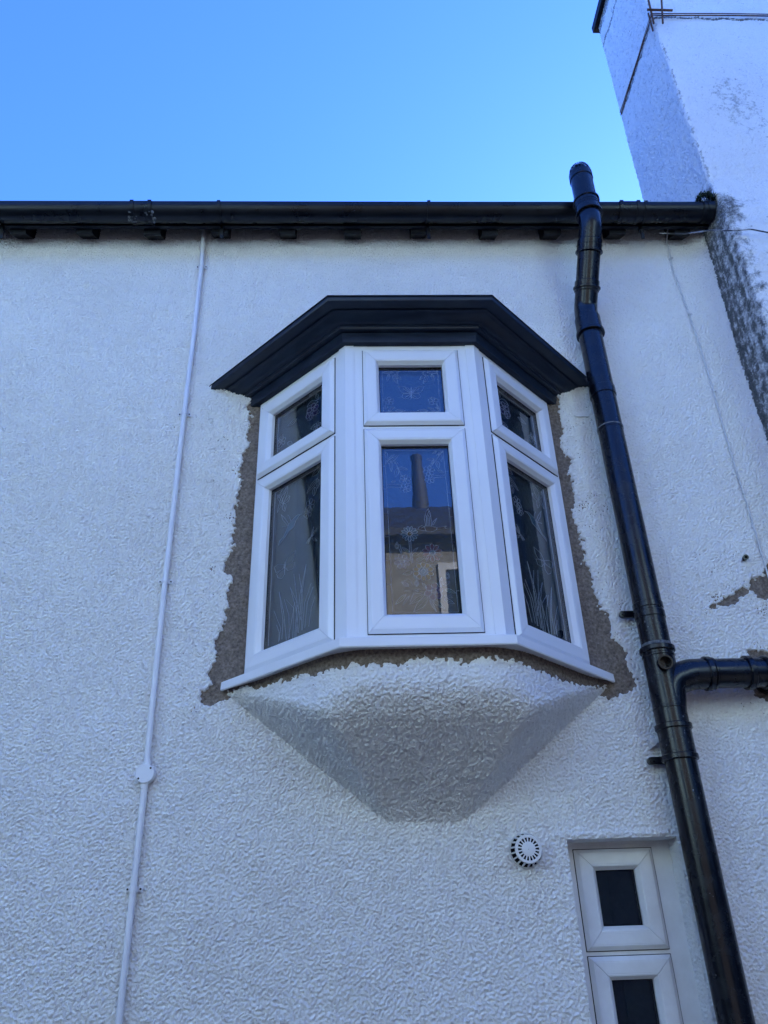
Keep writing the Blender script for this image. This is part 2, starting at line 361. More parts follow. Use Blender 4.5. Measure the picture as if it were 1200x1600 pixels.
# mortar showing where the render is cut back
for nm, poly, lb in (('mortar_patch', PATCH_L, 'grey bare mortar strip left of the bay window'), ('mortar_patch', PATCH_R, 'grey bare mortar strip right of the bay window'),
                 ('mortar_patch', PATCH_A, 'brown bare patch of missing render beside the thin white cable'), ('mortar_patch', PATCH_B, 'bare brown patch around the branch pipe elbow')):
    P = np.array(poly); a0, b0 = P.min(0)-.04; a1, b1 = P.max(0)+.04
    ia, ib = max(int((a0-X0)/G), 0), min(int((a1-X0)/G), nx-1); ja, jb = int((b0-Z0)/G), int((b1-Z0)/G)
    mf = sample(E1, XX[ia:ib, ja:jb]*1.7, ZZ[ia:ib, ja:jb]*1.7)*.0011+sample(E2, XX[ia:ib, ja:jb], ZZ[ia:ib, ja:jb])*.0012
    grid_obj(nm, np.stack([XX[ia:ib, ja:jb], .0065-mf, ZZ[ia:ib, ja:jb]], -1), 'mortar', house, label=lb)
# rest of the wall beyond the finely modelled face
b = MB(); yw = .004
XL, XR, ZT = -9.0, 2.9, 5.02
b.box((XL, yw, 0), (X0+.004, .3, ZT)); b.box((X0+.004, yw+.002, 0), (1.95, .3, Z0+.004)); b.box((X0+.004, yw+.002, Z1-.004), (1.95, .3, ZT-.002))
b.box((X0+.004, .040, 2.45), (1.95, .06, Z1-.004)); b.obj('plain_wall', 'render_far', house)

b = MB(); b.box((-2.05, .17, .1), (1.94, .28, 4.95)); b.obj('leak_block', 'dark', house)  # unseen dark block added behind the wall to stop light leaking in
# ---- rendered base under the bay
gb = .0042
bx = np.arange(CX-.80, CX+.80, gb); bz = np.arange(1.90, 2.452, gb)
BX, BZ = np.meshgrid(bx, bz, indexing='ij'); xp = np.abs(BX-CX+0*BX)
def smin(a, b_, k): h = np.clip(.5+.5*(b_-a)/k, 0, 1); return b_*(1-h)+a*h-k*h*(1-h)
def smax(a, b_, k): return -smin(-a, -b_, k)
PF = .405
def bay_p(xq, zq):
    x_ = np.sqrt((xq-CX)**2+.0004)
    front = PF+0*x_; side = .262+PF+.0-x_+.02
    under = 1.36*(zq-1.980)
    sund = 3.3*((zq-1.976)-.79*(x_-.14))
    p = smin(front, side, .10); q = smin(under, sund, .07)
    p = smin(p, q, .095)+.002
    return smax(p, -.04+0*p, .15)
BP = bay_p(BX, BZ)
xs_ = BX+.41*(PF-BP)*np.clip((BX-CX)/.15, -1, 1); zs_ = BZ+.6*BP
hb = sample(FIELD, xs_+.2, zs_)*1.1
gx = np.gradient(BP, gb, axis=0); gz = np.gradient(BP, gb, axis=1); nl = np.sqrt(1+gx**2+gz**2)
# bare mortar band directly under the cill (height varies along it)
mx_ = np.array([-.52,-.40,-.36,-.28,-.20,-.10,-.05,.00,.05,.12,.18,.26,.32,.36,.42,.46,.52,.60,.70,.78,.84,.90,.98])
mz_ = np.array([2.43,2.43,2.41,2.405,2.398,2.392,2.386,2.392,2.39,2.392,2.403,2.414,2.40,2.397,2.402,2.408,2.395,2.388,2.386,2.388,2.40,2.41,2.43])
mdb = np.interp(BX, mx_, mz_)-BZ + .005*sample(E1, xs_, zs_)+.004*sample(E2, xs_, zs_)
hole_b = sstep(.004, -.004, mdb)
disp = hb*(1-hole_b)-.020*hole_b
def place(p, d): return np.stack([BX-gx*d/nl*-1*-1, -(p)-d/nl, BZ-gz*d/nl], -1)
PB = place(BP-.003, disp)
stb = .26*sstep(.03, 0, np.abs(mdb-.008))*(sample(E2, xs_, zs_) > 0)
grid_obj('bay_base', PB, 'render', house, None, dict(stain=stb), label='tapered white roughcast base under the bay window')
kb = (mdb < .03)[:-1, :-1]
grid_obj('mortar_patch', place(BP-.003, -.006+.0012*sample(E1, xs_*1.7, zs_*1.7)), 'mortar', house, kb, label='grey mortar band directly under the bay window cill')

# ---- bay window
T225 = math.tan(R_(22.5))
def bay_path(p, ye):
    d = p-.393; ch = .262+T225*d; wh = ch+p+ye
    return [(CX-wh, ye), (CX-ch, -p), (CX+ch, -p), (CX+wh, ye)]
def bay_sweep(mb, prof, ye=0., mi=0):
    rings = []
    for k in range(4): rings.append([(*bay_path(p, ye)[k], z) for p, z in prof])
    mb.loft(rings, True, True, mi)
s2 = 2**-.5
def face(which):
    """returns T(u, n, z): u along the face (outwards from the front corner for the sides), n proud of the frame plane"""
    if which == 'F': return lambda q: (CX+q[0], -.393-q[1], q[2])
    s = -1 if which == 'L' else 1
    ox, oy = CX+s*.262, -.393
    return lambda q: (ox+s*(q[0]*s2+q[1]*s2), oy+q[0]*s2-q[1]*s2, q[2])
FW = MB()   # fixed frame
def frame_face(T, u0, u1, z0, z1, zm, hl, hr, hb_, ht):
    d0, d1 = -.05, 0.
    FW.box((u0, d0, z0), (u0+hl, d1, z1), 0, T); FW.box((u1-hr, d0, z0), (u1, d1, z1), 0, T)
    FW.box((u0+hl, d0, z1-ht), (u1-hr, d1-.001, z1), 0, T); FW.box((u0+hl, d0, z0), (u1-hr, d1-.001, z0+hb_), 0, T)
    FW.box((u0+hl, d0, zm-.03), (u1-hr, d1-.001, zm+.03), 0, T)
ZB, ZTOP, ZM = 2.462, 3.745, 3.325
frame_face(face('F'), -.2285, .2285, ZB, ZTOP, ZM, .055, .055, .05, .06)
for s in 'LR': frame_face(face(s), .034, .548, ZB, ZTOP, ZM, .05, .035, .05, .06)
# angled corner posts with a shallow centre facet
for s in (-1, 1):
    cx_, cy_ = CX+s*.262, -.393
    def cp(u, n, side):
        if side == 'f': return (cx_-s*u, cy_-n)
        return (cx_+s*(u*s2+n*s2), cy_+u*s2-n*s2)
    plan = [cp(.0335, .004, 'f'), cp(.008, .004, 'f'), cp(.008, .004, 's'), cp(.0335, .004, 's'), cp(.0335, -.05, 's'), cp(.0335, -.05, 'f')]
    plan = [plan[0], plan[1], (cx_+s*.0015, cy_-.0045), plan[2], plan[3], plan[4], plan[5]]
    FW.loft([[(x, y, ZB) for x, y in plan], [(x, y, ZTOP) for x, y in plan]])
bay = FW.obj('bay_window', 'upvc', house, label='white plastic three sided bay window with patterned glass')
PROF = [(0, .0028), (0, .005), (.0015, .0065), (.011, .0155), (.013, .0165), (.0145, .0160), (.0165, .0168), (.046, .0168), (.047, .0158), (.049, .0165), (.053, .0150), (.060, .004), (.063, .000), (.064, -.019)]
def sash(T, u0, u1, z0, z1, g, parent, mat='upvc', prof=PROF):
    """g = glass opening (u0,u1,z0,z1)"""
    mb = MB(); e = .0008
    wl, wr, wb, wt = g[0]-u0, u1-g[1], g[2]-z0, z1-g[3]; W = prof[-1][0]
    def pt(w, n, cu, cz):
        u = u0+w*wl/W if cu < 0 else u1-w*wr/W; z = z0+w*wb/W if cz < 0 else z1-w*wt/W
        return [u, n, z]
    sides = (((-1, -1), (1, -1), 0), ((1, -1), (1, 1), 2), ((1, 1), (-1, 1), 0), ((-1, 1), (-1, -1), 2))
    for a, c, ax in sides:
        r0, r1 = [], []
        for w_, n_ in prof:
            p, q = pt(w_, n_, *a), pt(w_, n_, *c); sg = 1 if q[ax] > p[ax] else -1
            p[ax] += sg*e; q[ax] -= sg*e; r0.append(T(p)); r1.append(T(q))
        for rr, cc in ((r0, a), (r1, c)):
            pass
        mb.loft([r0, r1], True, True)
    k = .0022
    for q0, q1 in (((u0-k, z0-k), (u0+.004, z1+k)), ((u1-.004, z0-k), (u1+k, z1+k)), ((u0+.004, z0-k), (u1-.004, z0+.004)), ((u0+.004, z1-.004), (u1-.004, z1+k))):
        mb.box((q0[0], -.004, q0[1]), (q1[0], .0022, q1[1]), 1, T)  # dark strips stand in for the shadow line round the sash
    return mb.obj('sash', [mat, 'dark'], parent, smooth=False)
def pane(T, g, parent, mats=('glass', 'obscure')):
    mb = MB(); e = .004
    a = [(g[0]-e, -.0165, g[2]-e), (g[1]+e, -.0165, g[2]-e), (g[1]+e, -.0165, g[3]+e), (g[0]-e, -.0165, g[3]+e)]
    mb.box((g[0]-e, -.0205, g[2]-e), (g[1]+e, -.0165, g[3]+e), 0, T)
    mb.box((g[0]-e, -.050, g[2]-e), (g[1]+e, -.034, g[3]+e), 1, T)
    mb.box((g[0]-e, -.034, g[2]-e), (g[0]+.0, -.0205, g[3]+e), 2, T); mb.box((g[1], -.034, g[2]-e), (g[1]+e, -.0205, g[3]+e), 2, T)
    k = .0022
    for q0, q1 in (((g[0], g[2]), (g[0]+k, g[3])), ((g[1]-k, g[2]), (g[1], g[3])), ((g[0]+k, g[2]), (g[1]-k, g[2]+k)), ((g[0]+k, g[3]-k), (g[1]-k, g[3]))):
        mb.box((q0[0], -.0165, q0[1]), (q1[0], -.0135, q1[1]), 2, T)
    return mb.obj('glass_pane', [mats[0], mats[1], 'dark'], parent)
MOTIFS={'front_lower':[('P',-1,10,[(-1149,32432),(1086,32406),(1136,29581),(1162,25794),(-1069,25822),(-1110,29677),(-1149,32432)]),('P',-1,10,[(-1269,31708),(-1143,31706)]),('P',-1,10,[(-1270,30708),(-1137,30706)]),('P',-1,10,[(-1259,29679),(-1110,29677)]),('P',-1,10,[(-1260,28719),(-1100,28716)]),('P',-1,10,[(-1262,27773),(-1079,27770)]),('P',-1,10,[(-1252,26845),(-1084,26842)]),('P',-1,10,[(1093,31462),(1220,31460)]),('P',-1,10,[(1096,30499),(1248,30496)]),('P',-1,10,[(1122,29504),(1231,29502)]),('P',-1,10,[(1115,28471),(1261,28469)]),('P',-1,10,[(1147,27472),(1265,27470)]),('P',-1,10,[(1158,26578),(1261,26576)]),('F',-361,28825,310,13,0,1,0.33),('F',409,28052,363,10,2,0,0.3),('F',-673,27734,294,8,4,4,0.32),('F',52,27332,368,10,1,0,0.5),('F',370,26564,336,6,5,4,0.3),('P',-1,10,[(144,27331),(59,27447),(-39,27334),(47,27233),(144,27331)]),('L',-838,28220,-828,28502,144,7),('L',-837,28264,-830,28442,78,1),('L',879,27018,898,27289,144,7),('L',882,27061,894,27232,78,1),('L',-211,26756,-197,27023,144,7),('L',-209,26798,-200,26967,78,1),('L',165,26359,-359,25836,250,6),('L',69,26472,-486,26096,144,6),('L',210,26248,413,25821,78,-1),('L',312,26246,713,25924,157,6),('L',699,26294,1057,26095,131,-1),('L',707,26405,1010,26330,105,-1),('L',750,26655,1125,26494,131,6),('L',733,26795,963,26932,105,-1),('L',626,26741,677,27107,118,4),('L',-323,27932,29,28132,131,6),('L',-174,27754,149,27895,131,6),('L',-290,28078,-82,28267,78,-1),('L',-395,28080,-651,28276,105,7),('L',-326,27324,-681,27230,157,6),('L',286,27544,588,27553,105,6),('L',-596,26484,-969,26105,131,7),('L',-471,26426,-743,26047,65,-1),('L',-129,26587,-643,26596,105,-1),('L',-10,26893,133,26694,78,6),('L',-308,27153,-106,27036,78,0),('L',-481,26761,-731,26962,131,4),('P',-1,10,[(-399,28585),(-390,28198),(-350,27642)]),('P',-1,10,[(-332,28584),(-332,28197),(-296,27670)]),('P',-1,10,[(-772,28234),(-688,28026)]),('P',-1,10,[(-726,28411),(-661,28055)]),('P',-1,10,[(166,27720),(281,27893)]),('P',-1,10,[(-284,26590),(-126,26671),(24,26584)]),('P',-1,10,[(-456,26206),(-341,26480),(-31,26516)]),('P',-1,10,[(-654,26961),(-521,27044),(-395,26956),(-350,26815)]),('P',8,10,[(232,29133),(203,29440),(278,29719),(368,29858),(436,29623),(452,29344),(447,29129),(232,29133)]),('P',-1,10,[(274,29163),(280,29501),(389,29748)]),('P',-1,10,[(328,29162),(334,29500),(411,29654)]),('P',-1,10,[(382,29161),(384,29438),(427,29561)]),('P',-1,10,[(462,29144),(512,29312),(656,29449),(516,29159)]),('P',8,10,[(80,29061),(218,29135),(380,29133),(646,29067),(612,28961),(419,28888),(313,28905),(207,28937),(74,28955),(-58,29002),(1,29108),(112,29152)]),('P',8,10,[(646,29067),(1000,29123),(915,29063),(1006,29016),(639,28961)]),('P',-1,10,[(-58,29002),(-361,28825)]),('P',-1,10,[(177,29120),(234,28937)]),('L',-1125,31806,-602,32221,139,-1),('L',-924,31938,-926,31471,125,-1),('L',-682,31633,-781,31221,167,-1),('L',-653,31633,-306,31562,125,-1),('L',-1108,32380,-1062,32040,97,-1),('L',-838,31970,-647,31800,83,-1),('L',-955,31011,-759,31074,97,-1),('L',-1093,31940,-772,32240,83,-1),('L',719,32019,420,31988,125,-1),('L',826,31916,861,31581,153,-1),('L',936,32288,994,31880,125,-1),('L',592,31784,717,31985,83,-1),('L',1085,32388,815,32187,83,-1),('L',801,31515,1047,31412,97,-1),('L',826,32357,677,32257,83,-1),('P',-1,10,[(-1098,30916),(-599,30909)]),('P',-1,10,[(-1102,30787),(-604,30780)]),('P',-1,10,[(619,31286),(1082,31296)]),('P',-1,10,[(612,31171),(1075,31198)]),('P',-1,10,[(-758,31869),(-530,31235)]),('P',-1,10,[(1055,32355),(587,31685)]),('F',-424,31102,223,6,-1,-1,0.2),('F',-411,30744,201,6,-1,-1,0.2),('F',490,31486,229,6,-1,-1,0.2),('F',497,31123,195,6,-1,-1,0.2)],'front_upper':[('P',-1,10,[(-1140,36287),(1121,36269),(1104,34258),(-1156,34280),(-1140,36287)]),('L',-1116,36220,-649,36229,111,-1),('L',-859,36151,-949,35758,111,-1),('L',-706,36084,-526,35637,142,-1),('L',-626,36150,-368,35851,142,-1),('L',-545,36215,-468,36215,71,-1),('L',-1130,34292,-1051,34605,81,-1),('L',-693,34288,-275,34309,152,-1),('L',-970,34291,-686,34488,101,-1),('L',-1117,34417,-964,34478,71,-1),('F',-903,34780,203,5,-1,-1,0.2),('P',-1,8,[(-12,35200),(-114,35426),(-316,35506),(-520,35527),(-452,35300),(-355,35183),(-50,35155)]),('P',-1,8,[(-34,35155),(-331,35138),(-389,34979),(-266,34882),(-138,34900),(-30,35040)]),('P',-1,10,[(-49,35168),(-321,35396)]),('P',-1,10,[(-48,35200),(-217,35427)]),('P',-1,10,[(-52,35104),(-263,34946)]),('L',1130,36202,662,36219,111,-1),('L',869,36138,941,35742,111,-1),('L',712,36073,512,35628,142,-1),('L',635,36140,363,35845,142,-1),('L',558,36207,480,36207,71,-1),('L',1056,34271,991,34585,81,-1),('L',618,34275,199,34304,152,-1),('L',895,34272,620,34475,101,-1),('L',1048,34396,898,34460,71,-1),('F',851,34763,203,5,-1,-1,0.2),('P',-1,8,[(-2,35200),(122,35424),(331,35500),(538,35518),(448,35292),(340,35177),(32,35154)]),('P',-1,8,[(17,35154),(312,35133),(354,34972),(222,34878),(96,34898),(1,35039)]),('P',-1,10,[(33,35167),(325,35390)]),('P',-1,10,[(34,35199),(224,35423)]),('P',-1,10,[(29,35103),(225,34941)]),('P',-1,14,[(5,35458),(-20,34912)])],'side_lower':[('P',-1,10,[(-1816,32483),(-4583,32460),(-4566,25826)]),('L',-3726,32454,-4315,32130,283,-1),('L',-3723,32391,-4355,31453,318,-1),('L',-3579,31905,-3968,31711,283,-1),('L',-1792,32424,-2275,32228,247,-1),('L',-1933,32014,-2560,31585,212,-1),('L',-2074,31666,-2139,31288,247,-1),('L',-1857,31921,-1923,31541,177,-1),('L',-4367,32304,-4009,31728,212,-1),('L',-3968,31711,-3866,31312,247,-1),('F',-2339,30970,283,6,-1,-1,0.2),('F',-2457,30665,240,6,-1,-1,0.2),('P',0,10,[(-2797,30758),(-2986,30749),(-3172,30623),(-3276,30379),(-3616,30256),(-3803,30117),(-4181,29890),(-4136,30055),(-3883,30159),(-3739,30389),(-3596,30620),(-3293,30758),(-3104,30826),(-2797,30758)]),('P',-1,10,[(-3596,30620),(-3849,30982),(-4103,31261),(-3965,30941),(-3672,30592)]),('P',-1,10,[(-3467,30684),(-3573,30958),(-3681,31071)]),('P',-1,10,[(-3656,30586),(-4029,30663)]),('P',-1,9,[(-3740,28935),(-3599,29159),(-3131,29291),(-3178,29008),(-3320,28842),(-3699,28894),(-3740,28935)]),('P',-1,9,[(-3713,28872),(-3169,28789),(-3233,28569),(-3531,28565),(-3731,28769),(-3713,28872)]),('P',-1,9,[(-3777,28921),(-4170,29058),(-4400,29001),(-4266,28735),(-3844,28754),(-3777,28921)]),('P',-1,9,[(-3755,28805),(-4223,28666),(-4134,28473),(-3898,28367),(-3739,28501),(-3755,28805)]),('P',-1,14,[(-3743,28991),(-3738,28474)]),('L',-2241,29533,-2106,29919,99,-1),('L',-2204,29519,-1923,29793,99,-1),('L',-2241,29522,-2527,29368,99,-1),('L',-2203,29464,-1911,29245,99,-1),('L',-2278,29547,-2416,29299,99,-1),('P',-1,10,[(-3498,25762),(-3705,26919),(-4020,27847)]),('P',-1,10,[(-3757,25881),(-3723,26569),(-4020,27847)]),('P',-1,10,[(-3322,25812),(-3403,26727),(-3696,27431)]),('P',-1,10,[(-2709,26324),(-3028,27222),(-3385,27852)]),('P',-1,10,[(-2866,25880),(-3013,26862),(-3385,27852)]),('P',-1,10,[(-2831,25871),(-2708,27274),(-2499,28473)]),('P',-1,10,[(-2967,25763),(-2816,27308),(-2499,28473)]),('P',-1,10,[(-3035,25733),(-2951,27096),(-3185,28313)]),('P',-1,10,[(-3140,25713),(-3122,26895),(-3583,27395)]),('P',-1,10,[(-2659,25919),(-2672,27262),(-2887,28212)]),('P',-1,10,[(-2488,25968),(-2380,26919),(-2081,27427)]),('P',-1,10,[(-2624,25910),(-2521,26963),(-2190,27616)]),('P',-1,10,[(-3902,25872),(-3858,26357),(-4279,27142)]),('P',-1,10,[(-3936,25831),(-3920,26174),(-4089,26523)]),('P',-1,10,[(-2282,25957),(-2163,26604),(-1968,27039)]),('P',-1,10,[(-3392,25782),(-3213,26521),(-3097,27141)])],'side_upper':[('P',-1,10,[(-1781,36306),(-4613,36486),(-4542,34504)]),('L',-2099,36243,-1977,35886,174,-1),('L',-2669,35881,-1976,35789,388,-1),('L',-2663,35685,-1851,35154,388,-1),('L',-2414,35078,-2659,35588,291,-1),('L',-3306,35596,-3903,35522,194,-1),('L',-4422,34968,-4193,35236,242,-1),('L',-3859,34641,-3552,34442,194,-1),('L',-2401,34605,-1785,34609,233,-1),('F',-2333,35460,407,6,5,-1,0.2),('F',-4271,34893,271,6,-1,-1,0.2),('F',-2006,34540,233,6,-1,-1,0.2)]}
def leading(T, items, g, parent, flip=1, width=.0010):
    mb = MB()
    def P3(u, z, n): return T((u, n, z))
    def inside(u, z): return g[0]+.001 < u < g[1]-.001 and g[2]+.001 < z < g[3]-.001
    def line(pts, w):
        pts = [(flip*u, z) for u, z in pts]
        for (a, c) in zip(pts[:-1], pts[1:]):
            if not (inside(*a) and inside(*c)):
                a = (min(max(a[0], g[0]+.001), g[1]-.001), min(max(a[1], g[2]+.001), g[3]-.001)); c = (min(max(c[0], g[0]+.001), g[1]-.001), min(max(c[1], g[2]+.001), g[3]-.001))
            dx, dz = c[0]-a[0], c[1]-a[1]; L = math.hypot(dx, dz)
            if L < 1e-5: continue
            ex, ez = dx/L*w*.4, dz/L*w*.4; px, pz = -dz/L*w, dx/L*w
            A = (a[0]-ex, a[1]-ez); B = (c[0]+ex, c[1]+ez)
            vs = [P3(A[0]+px, A[1]+pz, -.0325), P3(A[0]-px, A[1]-pz, -.0325), P3(B[0]-px, B[1]-pz, -.0325), P3(B[0]+px, B[1]+pz, -.0325), P3(A[0], A[1], -.031), P3(B[0], B[1], -.031)]
            mb.add(vs, [(0, 4, 5, 3), (4, 1, 2, 5), (0, 1, 4), (3, 5, 2), (0, 3, 2, 1)], 0)
    def fill(pts, c):
        pts = [(flip*u, z) for u, z in pts]
        if c < 0 or not all(inside(*p) for p in pts): return
        n = len(pts)
        mb.add([P3(u, z, -.0330) for u, z in pts]+[P3(u, z, -.0336) for u, z in pts], [tuple(range(n)), tuple(reversed(range(n, 2*n)))]+[(i, (i+1) % n, n+(i+1) % n, n+i) for i in range(n)], 1+c)
    for it in items:
        if it[0] == 'P':
            pts = [(u*1e-4, z*1e-4) for u, z in it[3]]
            if it[1] >= 0: fill(pts, it[1])
            line(pts, width*it[2]/10*(1.0))
        elif it[0] == 'L':
            a, c = np.array(it[1:3])*1e-4, np.array(it[3:5])*1e-4; wd = it[5]*1e-4*.5
            d = c-a; L = np.hypot(*d)
            if L < 1e-5: continue
            nn = np.array([-d[1], d[0]])/L; up, dn = [], []
            for k in range(9):
                t = k/8; s_ = math.sin(math.pi*t**.8)*wd; q = a+d*t
                up.append(tuple(q+nn*s_)); dn.append(tuple(q-nn*s_))
            fill(up+dn[::-1][1:-1], it[6]); line(up, width*.85); line(dn, width*.85); line([tuple(a), tuple(a+d*.75)], width*.55)
        else:
            _, u, z, r, n, c, cc, rc = it; u, z, r = u*1e-4, z*1e-4, r*1e-4
            for k in range(n):
                th = 2*math.pi*k/n+.3; dirv = np.array([math.cos(th), math.sin(th)]); per = np.array([-dirv[1], dirv[0]])
                wdt = min(r*(1+rc)/2*math.tan(math.pi/n)*.95, r*.42); cm = r*(rc*.9+1)/2; hl = r*(1-rc*.9)/2
                lp = [tuple(np.array([u, z])+dirv*(cm-hl*math.cos(2*math.pi*q/12))+per*wdt*math.sin(2*math.pi*q/12)) for q in range(13)]
                col = c if not (c == 2 and k in (0, 1, 9)) else 3
                fill(lp[:-1], col); line(lp, width*.9)
            cl = [(u+r*rc*.85*math.cos(2*math.pi*q/12), z+r*rc*.85*math.sin(2*math.pi*q/12)) for q in range(13)]
            fill(cl[:-1], cc); line(cl, width*.9)
    return mb.obj('leaded_pattern', [M['lead']]+STM, parent, recalc=False, kind='stuff')
TF = face('F')
fu = (-.192, .193, 3.334, 3.706, (-.128, .126, 3.397, 3.632)); fl_ = (-.192, .193, 2.493, 3.316, (-.128, .126, 2.562, 3.248))
for (u0, u1, z0, z1, g_), key in ((fu, 'front_upper'), (fl_, 'front_lower')):
    sash(TF, u0, u1, z0, z1, g_, bay); pane(TF, g_, bay); leading(TF, MOTIFS[key], g_, bay)
su = (.060, .533, 3.332, 3.706, (.1345, .455, 3.401, 3.632)); sl_ = (.060, .533, 2.489, 3.316, (.1345, .455, 2.557, 3.249))
for s in 'LR':
    T = face(s)
    for (u0, u1, z0, z1, g_), key in ((su, 'side_upper'), (sl_, 'side_lower')):
        sash(T, u0, u1, z0, z1, g_, bay); pane(T, g_, bay); leading(T, MOTIFS[key], g_, bay, flip=-1, width=.00065)
# cill
c = MB(); bay_sweep(c, [(.372, 2.440), (.372, 2.485), (.394, 2.485), (.398, 2.478), (.443, 2.466), (.450, 2.462), (.4515, 2.434), (.449, 2.430), (.444, 2.430), (.443, 2.440)], -.004)
c.obj('cill', 'upvc', bay)
# moulded cornice with weathered top
c = MB()
cyma = [(.456+.049*t, 3.797+.025*(t*t*(3-2*t))) for t in np.linspace(0, 1, 9)]
prof = [(.36, 3.733), (.413, 3.733), (.4165, 3.735), (.424, 3.777), (.4235, 3.7785), (.417, 3.779), (.417, 3.783), (.437, 3.783), (.441, 3.785), (.443, 3.791), (.447, 3.7925), (.447, 3.796)]+cyma+[(.507, 3.8235), (.500, 3.8245), (.501, 3.8285), (.543, 3.8285), (.5505, 3.830), (.552, 3.832), (.553, 3.853), (.546, 3.858), (.36, 3.90)]
bay_sweep(c, prof, .012)
cor = c.obj('cornice', 'blackpaint', bay, smooth=True, label='black gloss moulded cornice over the bay window')
sub = cor.modifiers.new('sub', 'SUBSURF'); sub.subdivision_type = 'SIMPLE'; sub.levels = sub.render_levels = 0
# rough lead-like flashing along the top of the cornice
c = MB(); bay_sweep(c, [(.0, 3.95), (.36, 3.902), (.546, 3.8605), (.556, 3.856), (.558, 3.851), (.555, 3.849), (.5535, 3.8575), (.36, 3.899), (.0, 3.945)], .012)
c.obj('flashing', 'timber', bay)

# ---- small casement window, lower right
TS = lambda q: (q[0], .10-q[1], q[2])
SM = MB()
sz0 = .95
SM.box((.690, -.06, sz0), (.750, 0, 1.905), 0, TS); SM.box((1.008, -.06, sz0), (1.090, 0, 1.905), 0, TS)
SM.box((.750, -.06, 1.862), (1.008, -.001, 1.905), 0, TS); SM.box((.750, -.06, 1.520), (1.008, -.001, 1.585), 0, TS); SM.box((.750, -.06, sz0), (1.008, -.001, sz0+.06), 0, TS)
SM.box((.690, 0, 1.885), (1.090, .012, 1.905), 0, TS)
sm = SM.obj('casement_window', 'upvc_old', house, label='narrow white two pane window beside the soil pipe')
for z0, z1, gz0, gz1 in ((1.562, 1.869, 1.633, 1.803), (1.02, 1.546, 1.09, 1.478)):
    gg = (.812, .948, gz0, gz1)
    sash(TS, .743, 1.017, z0, z1, gg, sm, 'upvc_old'); pane(TS, gg, sm, ('glass', 'obscure_plain'))

# ---- eaves: fascia, rafters, roof
b = MB(); b.box((XL, -.113, 4.778), (1.84, -.093, 4.93)); b.obj('fascia_board', 'timber', house)
tn = math.tan(R_(35))
for k, x in enumerate((-1.985, -1.67, -1.339, -1.003, -.668, -.333, .0, .345, .708, 1.029, 1.368, 1.709)):
    r = MB(); w_ = .040+.004*random.random(); zb = 4.812+random.uniform(-.006, .006); x += random.uniform(-.004, .004)
    prof = [(.10, zb+.10*tn), (-.075, zb-.075*tn), (-.088, zb-.080*tn+.002), (-.0925, zb-.078*tn+.012), (-.0925, 4.90), (.10, 5.02)]
    r.loft([[(x-w_, y, z) for y, z in prof], [(x+w_, y, z) for y, z in prof]])
    r.obj('rafter', 'timber', house)
b = MB()
b.loft([[(XL, -.14, 4.90), (XL, -.14, 4.93), (XL, 3.4, 4.93+3.54*tn), (XL, 3.4, 4.90+3.54*tn)], [(1.84, -.14, 4.90), (1.84, -.14, 4.93), (1.84, 3.4, 4.93+3.54*tn), (1.84, 3.4, 4.90+3.54*tn)]])
b.obj('roof', 'slate', house)

# ---- chimney breast at the right
cz = np.arange(1.0, 7.50, .0078)
arc = np.concatenate([np.linspace(.43, -.19, 84), []])
plan_u = []          # parametric plan: (kind, value)
nL, nA, nF = 92, 8, 150
def chim_plan(z):
    p = np.interp(z, [0, 4.0, 4.4, 4.75, 5.0, 7.6], [.293, .293, .288, .26, .232, .25]); xc = np.interp(z, [0, 3.5, 4.0, 4.7, 5.0, 7.5], [1.825, 1.825, 1.825, 1.843, 1.845, 1.845])
    return p, xc
Pp, Xc = chim_plan(cz)
rr = .022
CH = np.zeros((nL+nA+nF, len(cz), 3)); CN = np.zeros_like(CH); US = np.zeros((nL+nA+nF, len(cz)))
yb = np.interp(cz, [0, 5.66, 7.48], [.43, .43, .36])
for i in range(nL):
    t = i/nL; CH[i, :, 0] = Xc; CH[i, :, 1] = yb*(1-t)+(-Pp+rr)*t; CN[i, :, 0] = -1; US[i] = t*.68
for i in range(nA):
    th = (i/nA)*math.pi/2; CH[nL+i, :, 0] = Xc+rr-rr*math.cos(th); CH[nL+i, :, 1] = -Pp+rr-rr*math.sin(th); CN[nL+i, :, 0] = -math.cos(th); CN[nL+i, :, 1] = -math.sin(th); US[nL+i] = .68+.035*i/nA
for i in range(nF):
    CH[nL+nA+i, :, 0] = Xc+rr+i*.007; CH[nL+nA+i, :, 1] = -Pp; CN[nL+nA+i, :, 1] = -1; US[nL+nA+i] = .715+i*.007
ZC = np.broadcast_to(cz, US.shape); CH[:, :, 2] = cz
hc = sample(FIELD, US-1.3, 1.1+(ZC*.98) % 3.7)*np.where(ZC > 4.75, .95, 1.1)
groove = lambda z0, a, w_: a*np.exp(-((ZC-z0)/w_)**2)
wob = .01*np.interp(US, np.linspace(0, 2, 40), rng.standard_normal(40))
hc = hc - .007*np.exp(-((ZC-6.47-wob)/.006)**2) - .006*np.exp(-((ZC-7.08-wob)/.005)**2) - .005*np.exp(-((ZC-7.24-wob)/.006)**2)
CHD = CH+CN*hc[..., None]
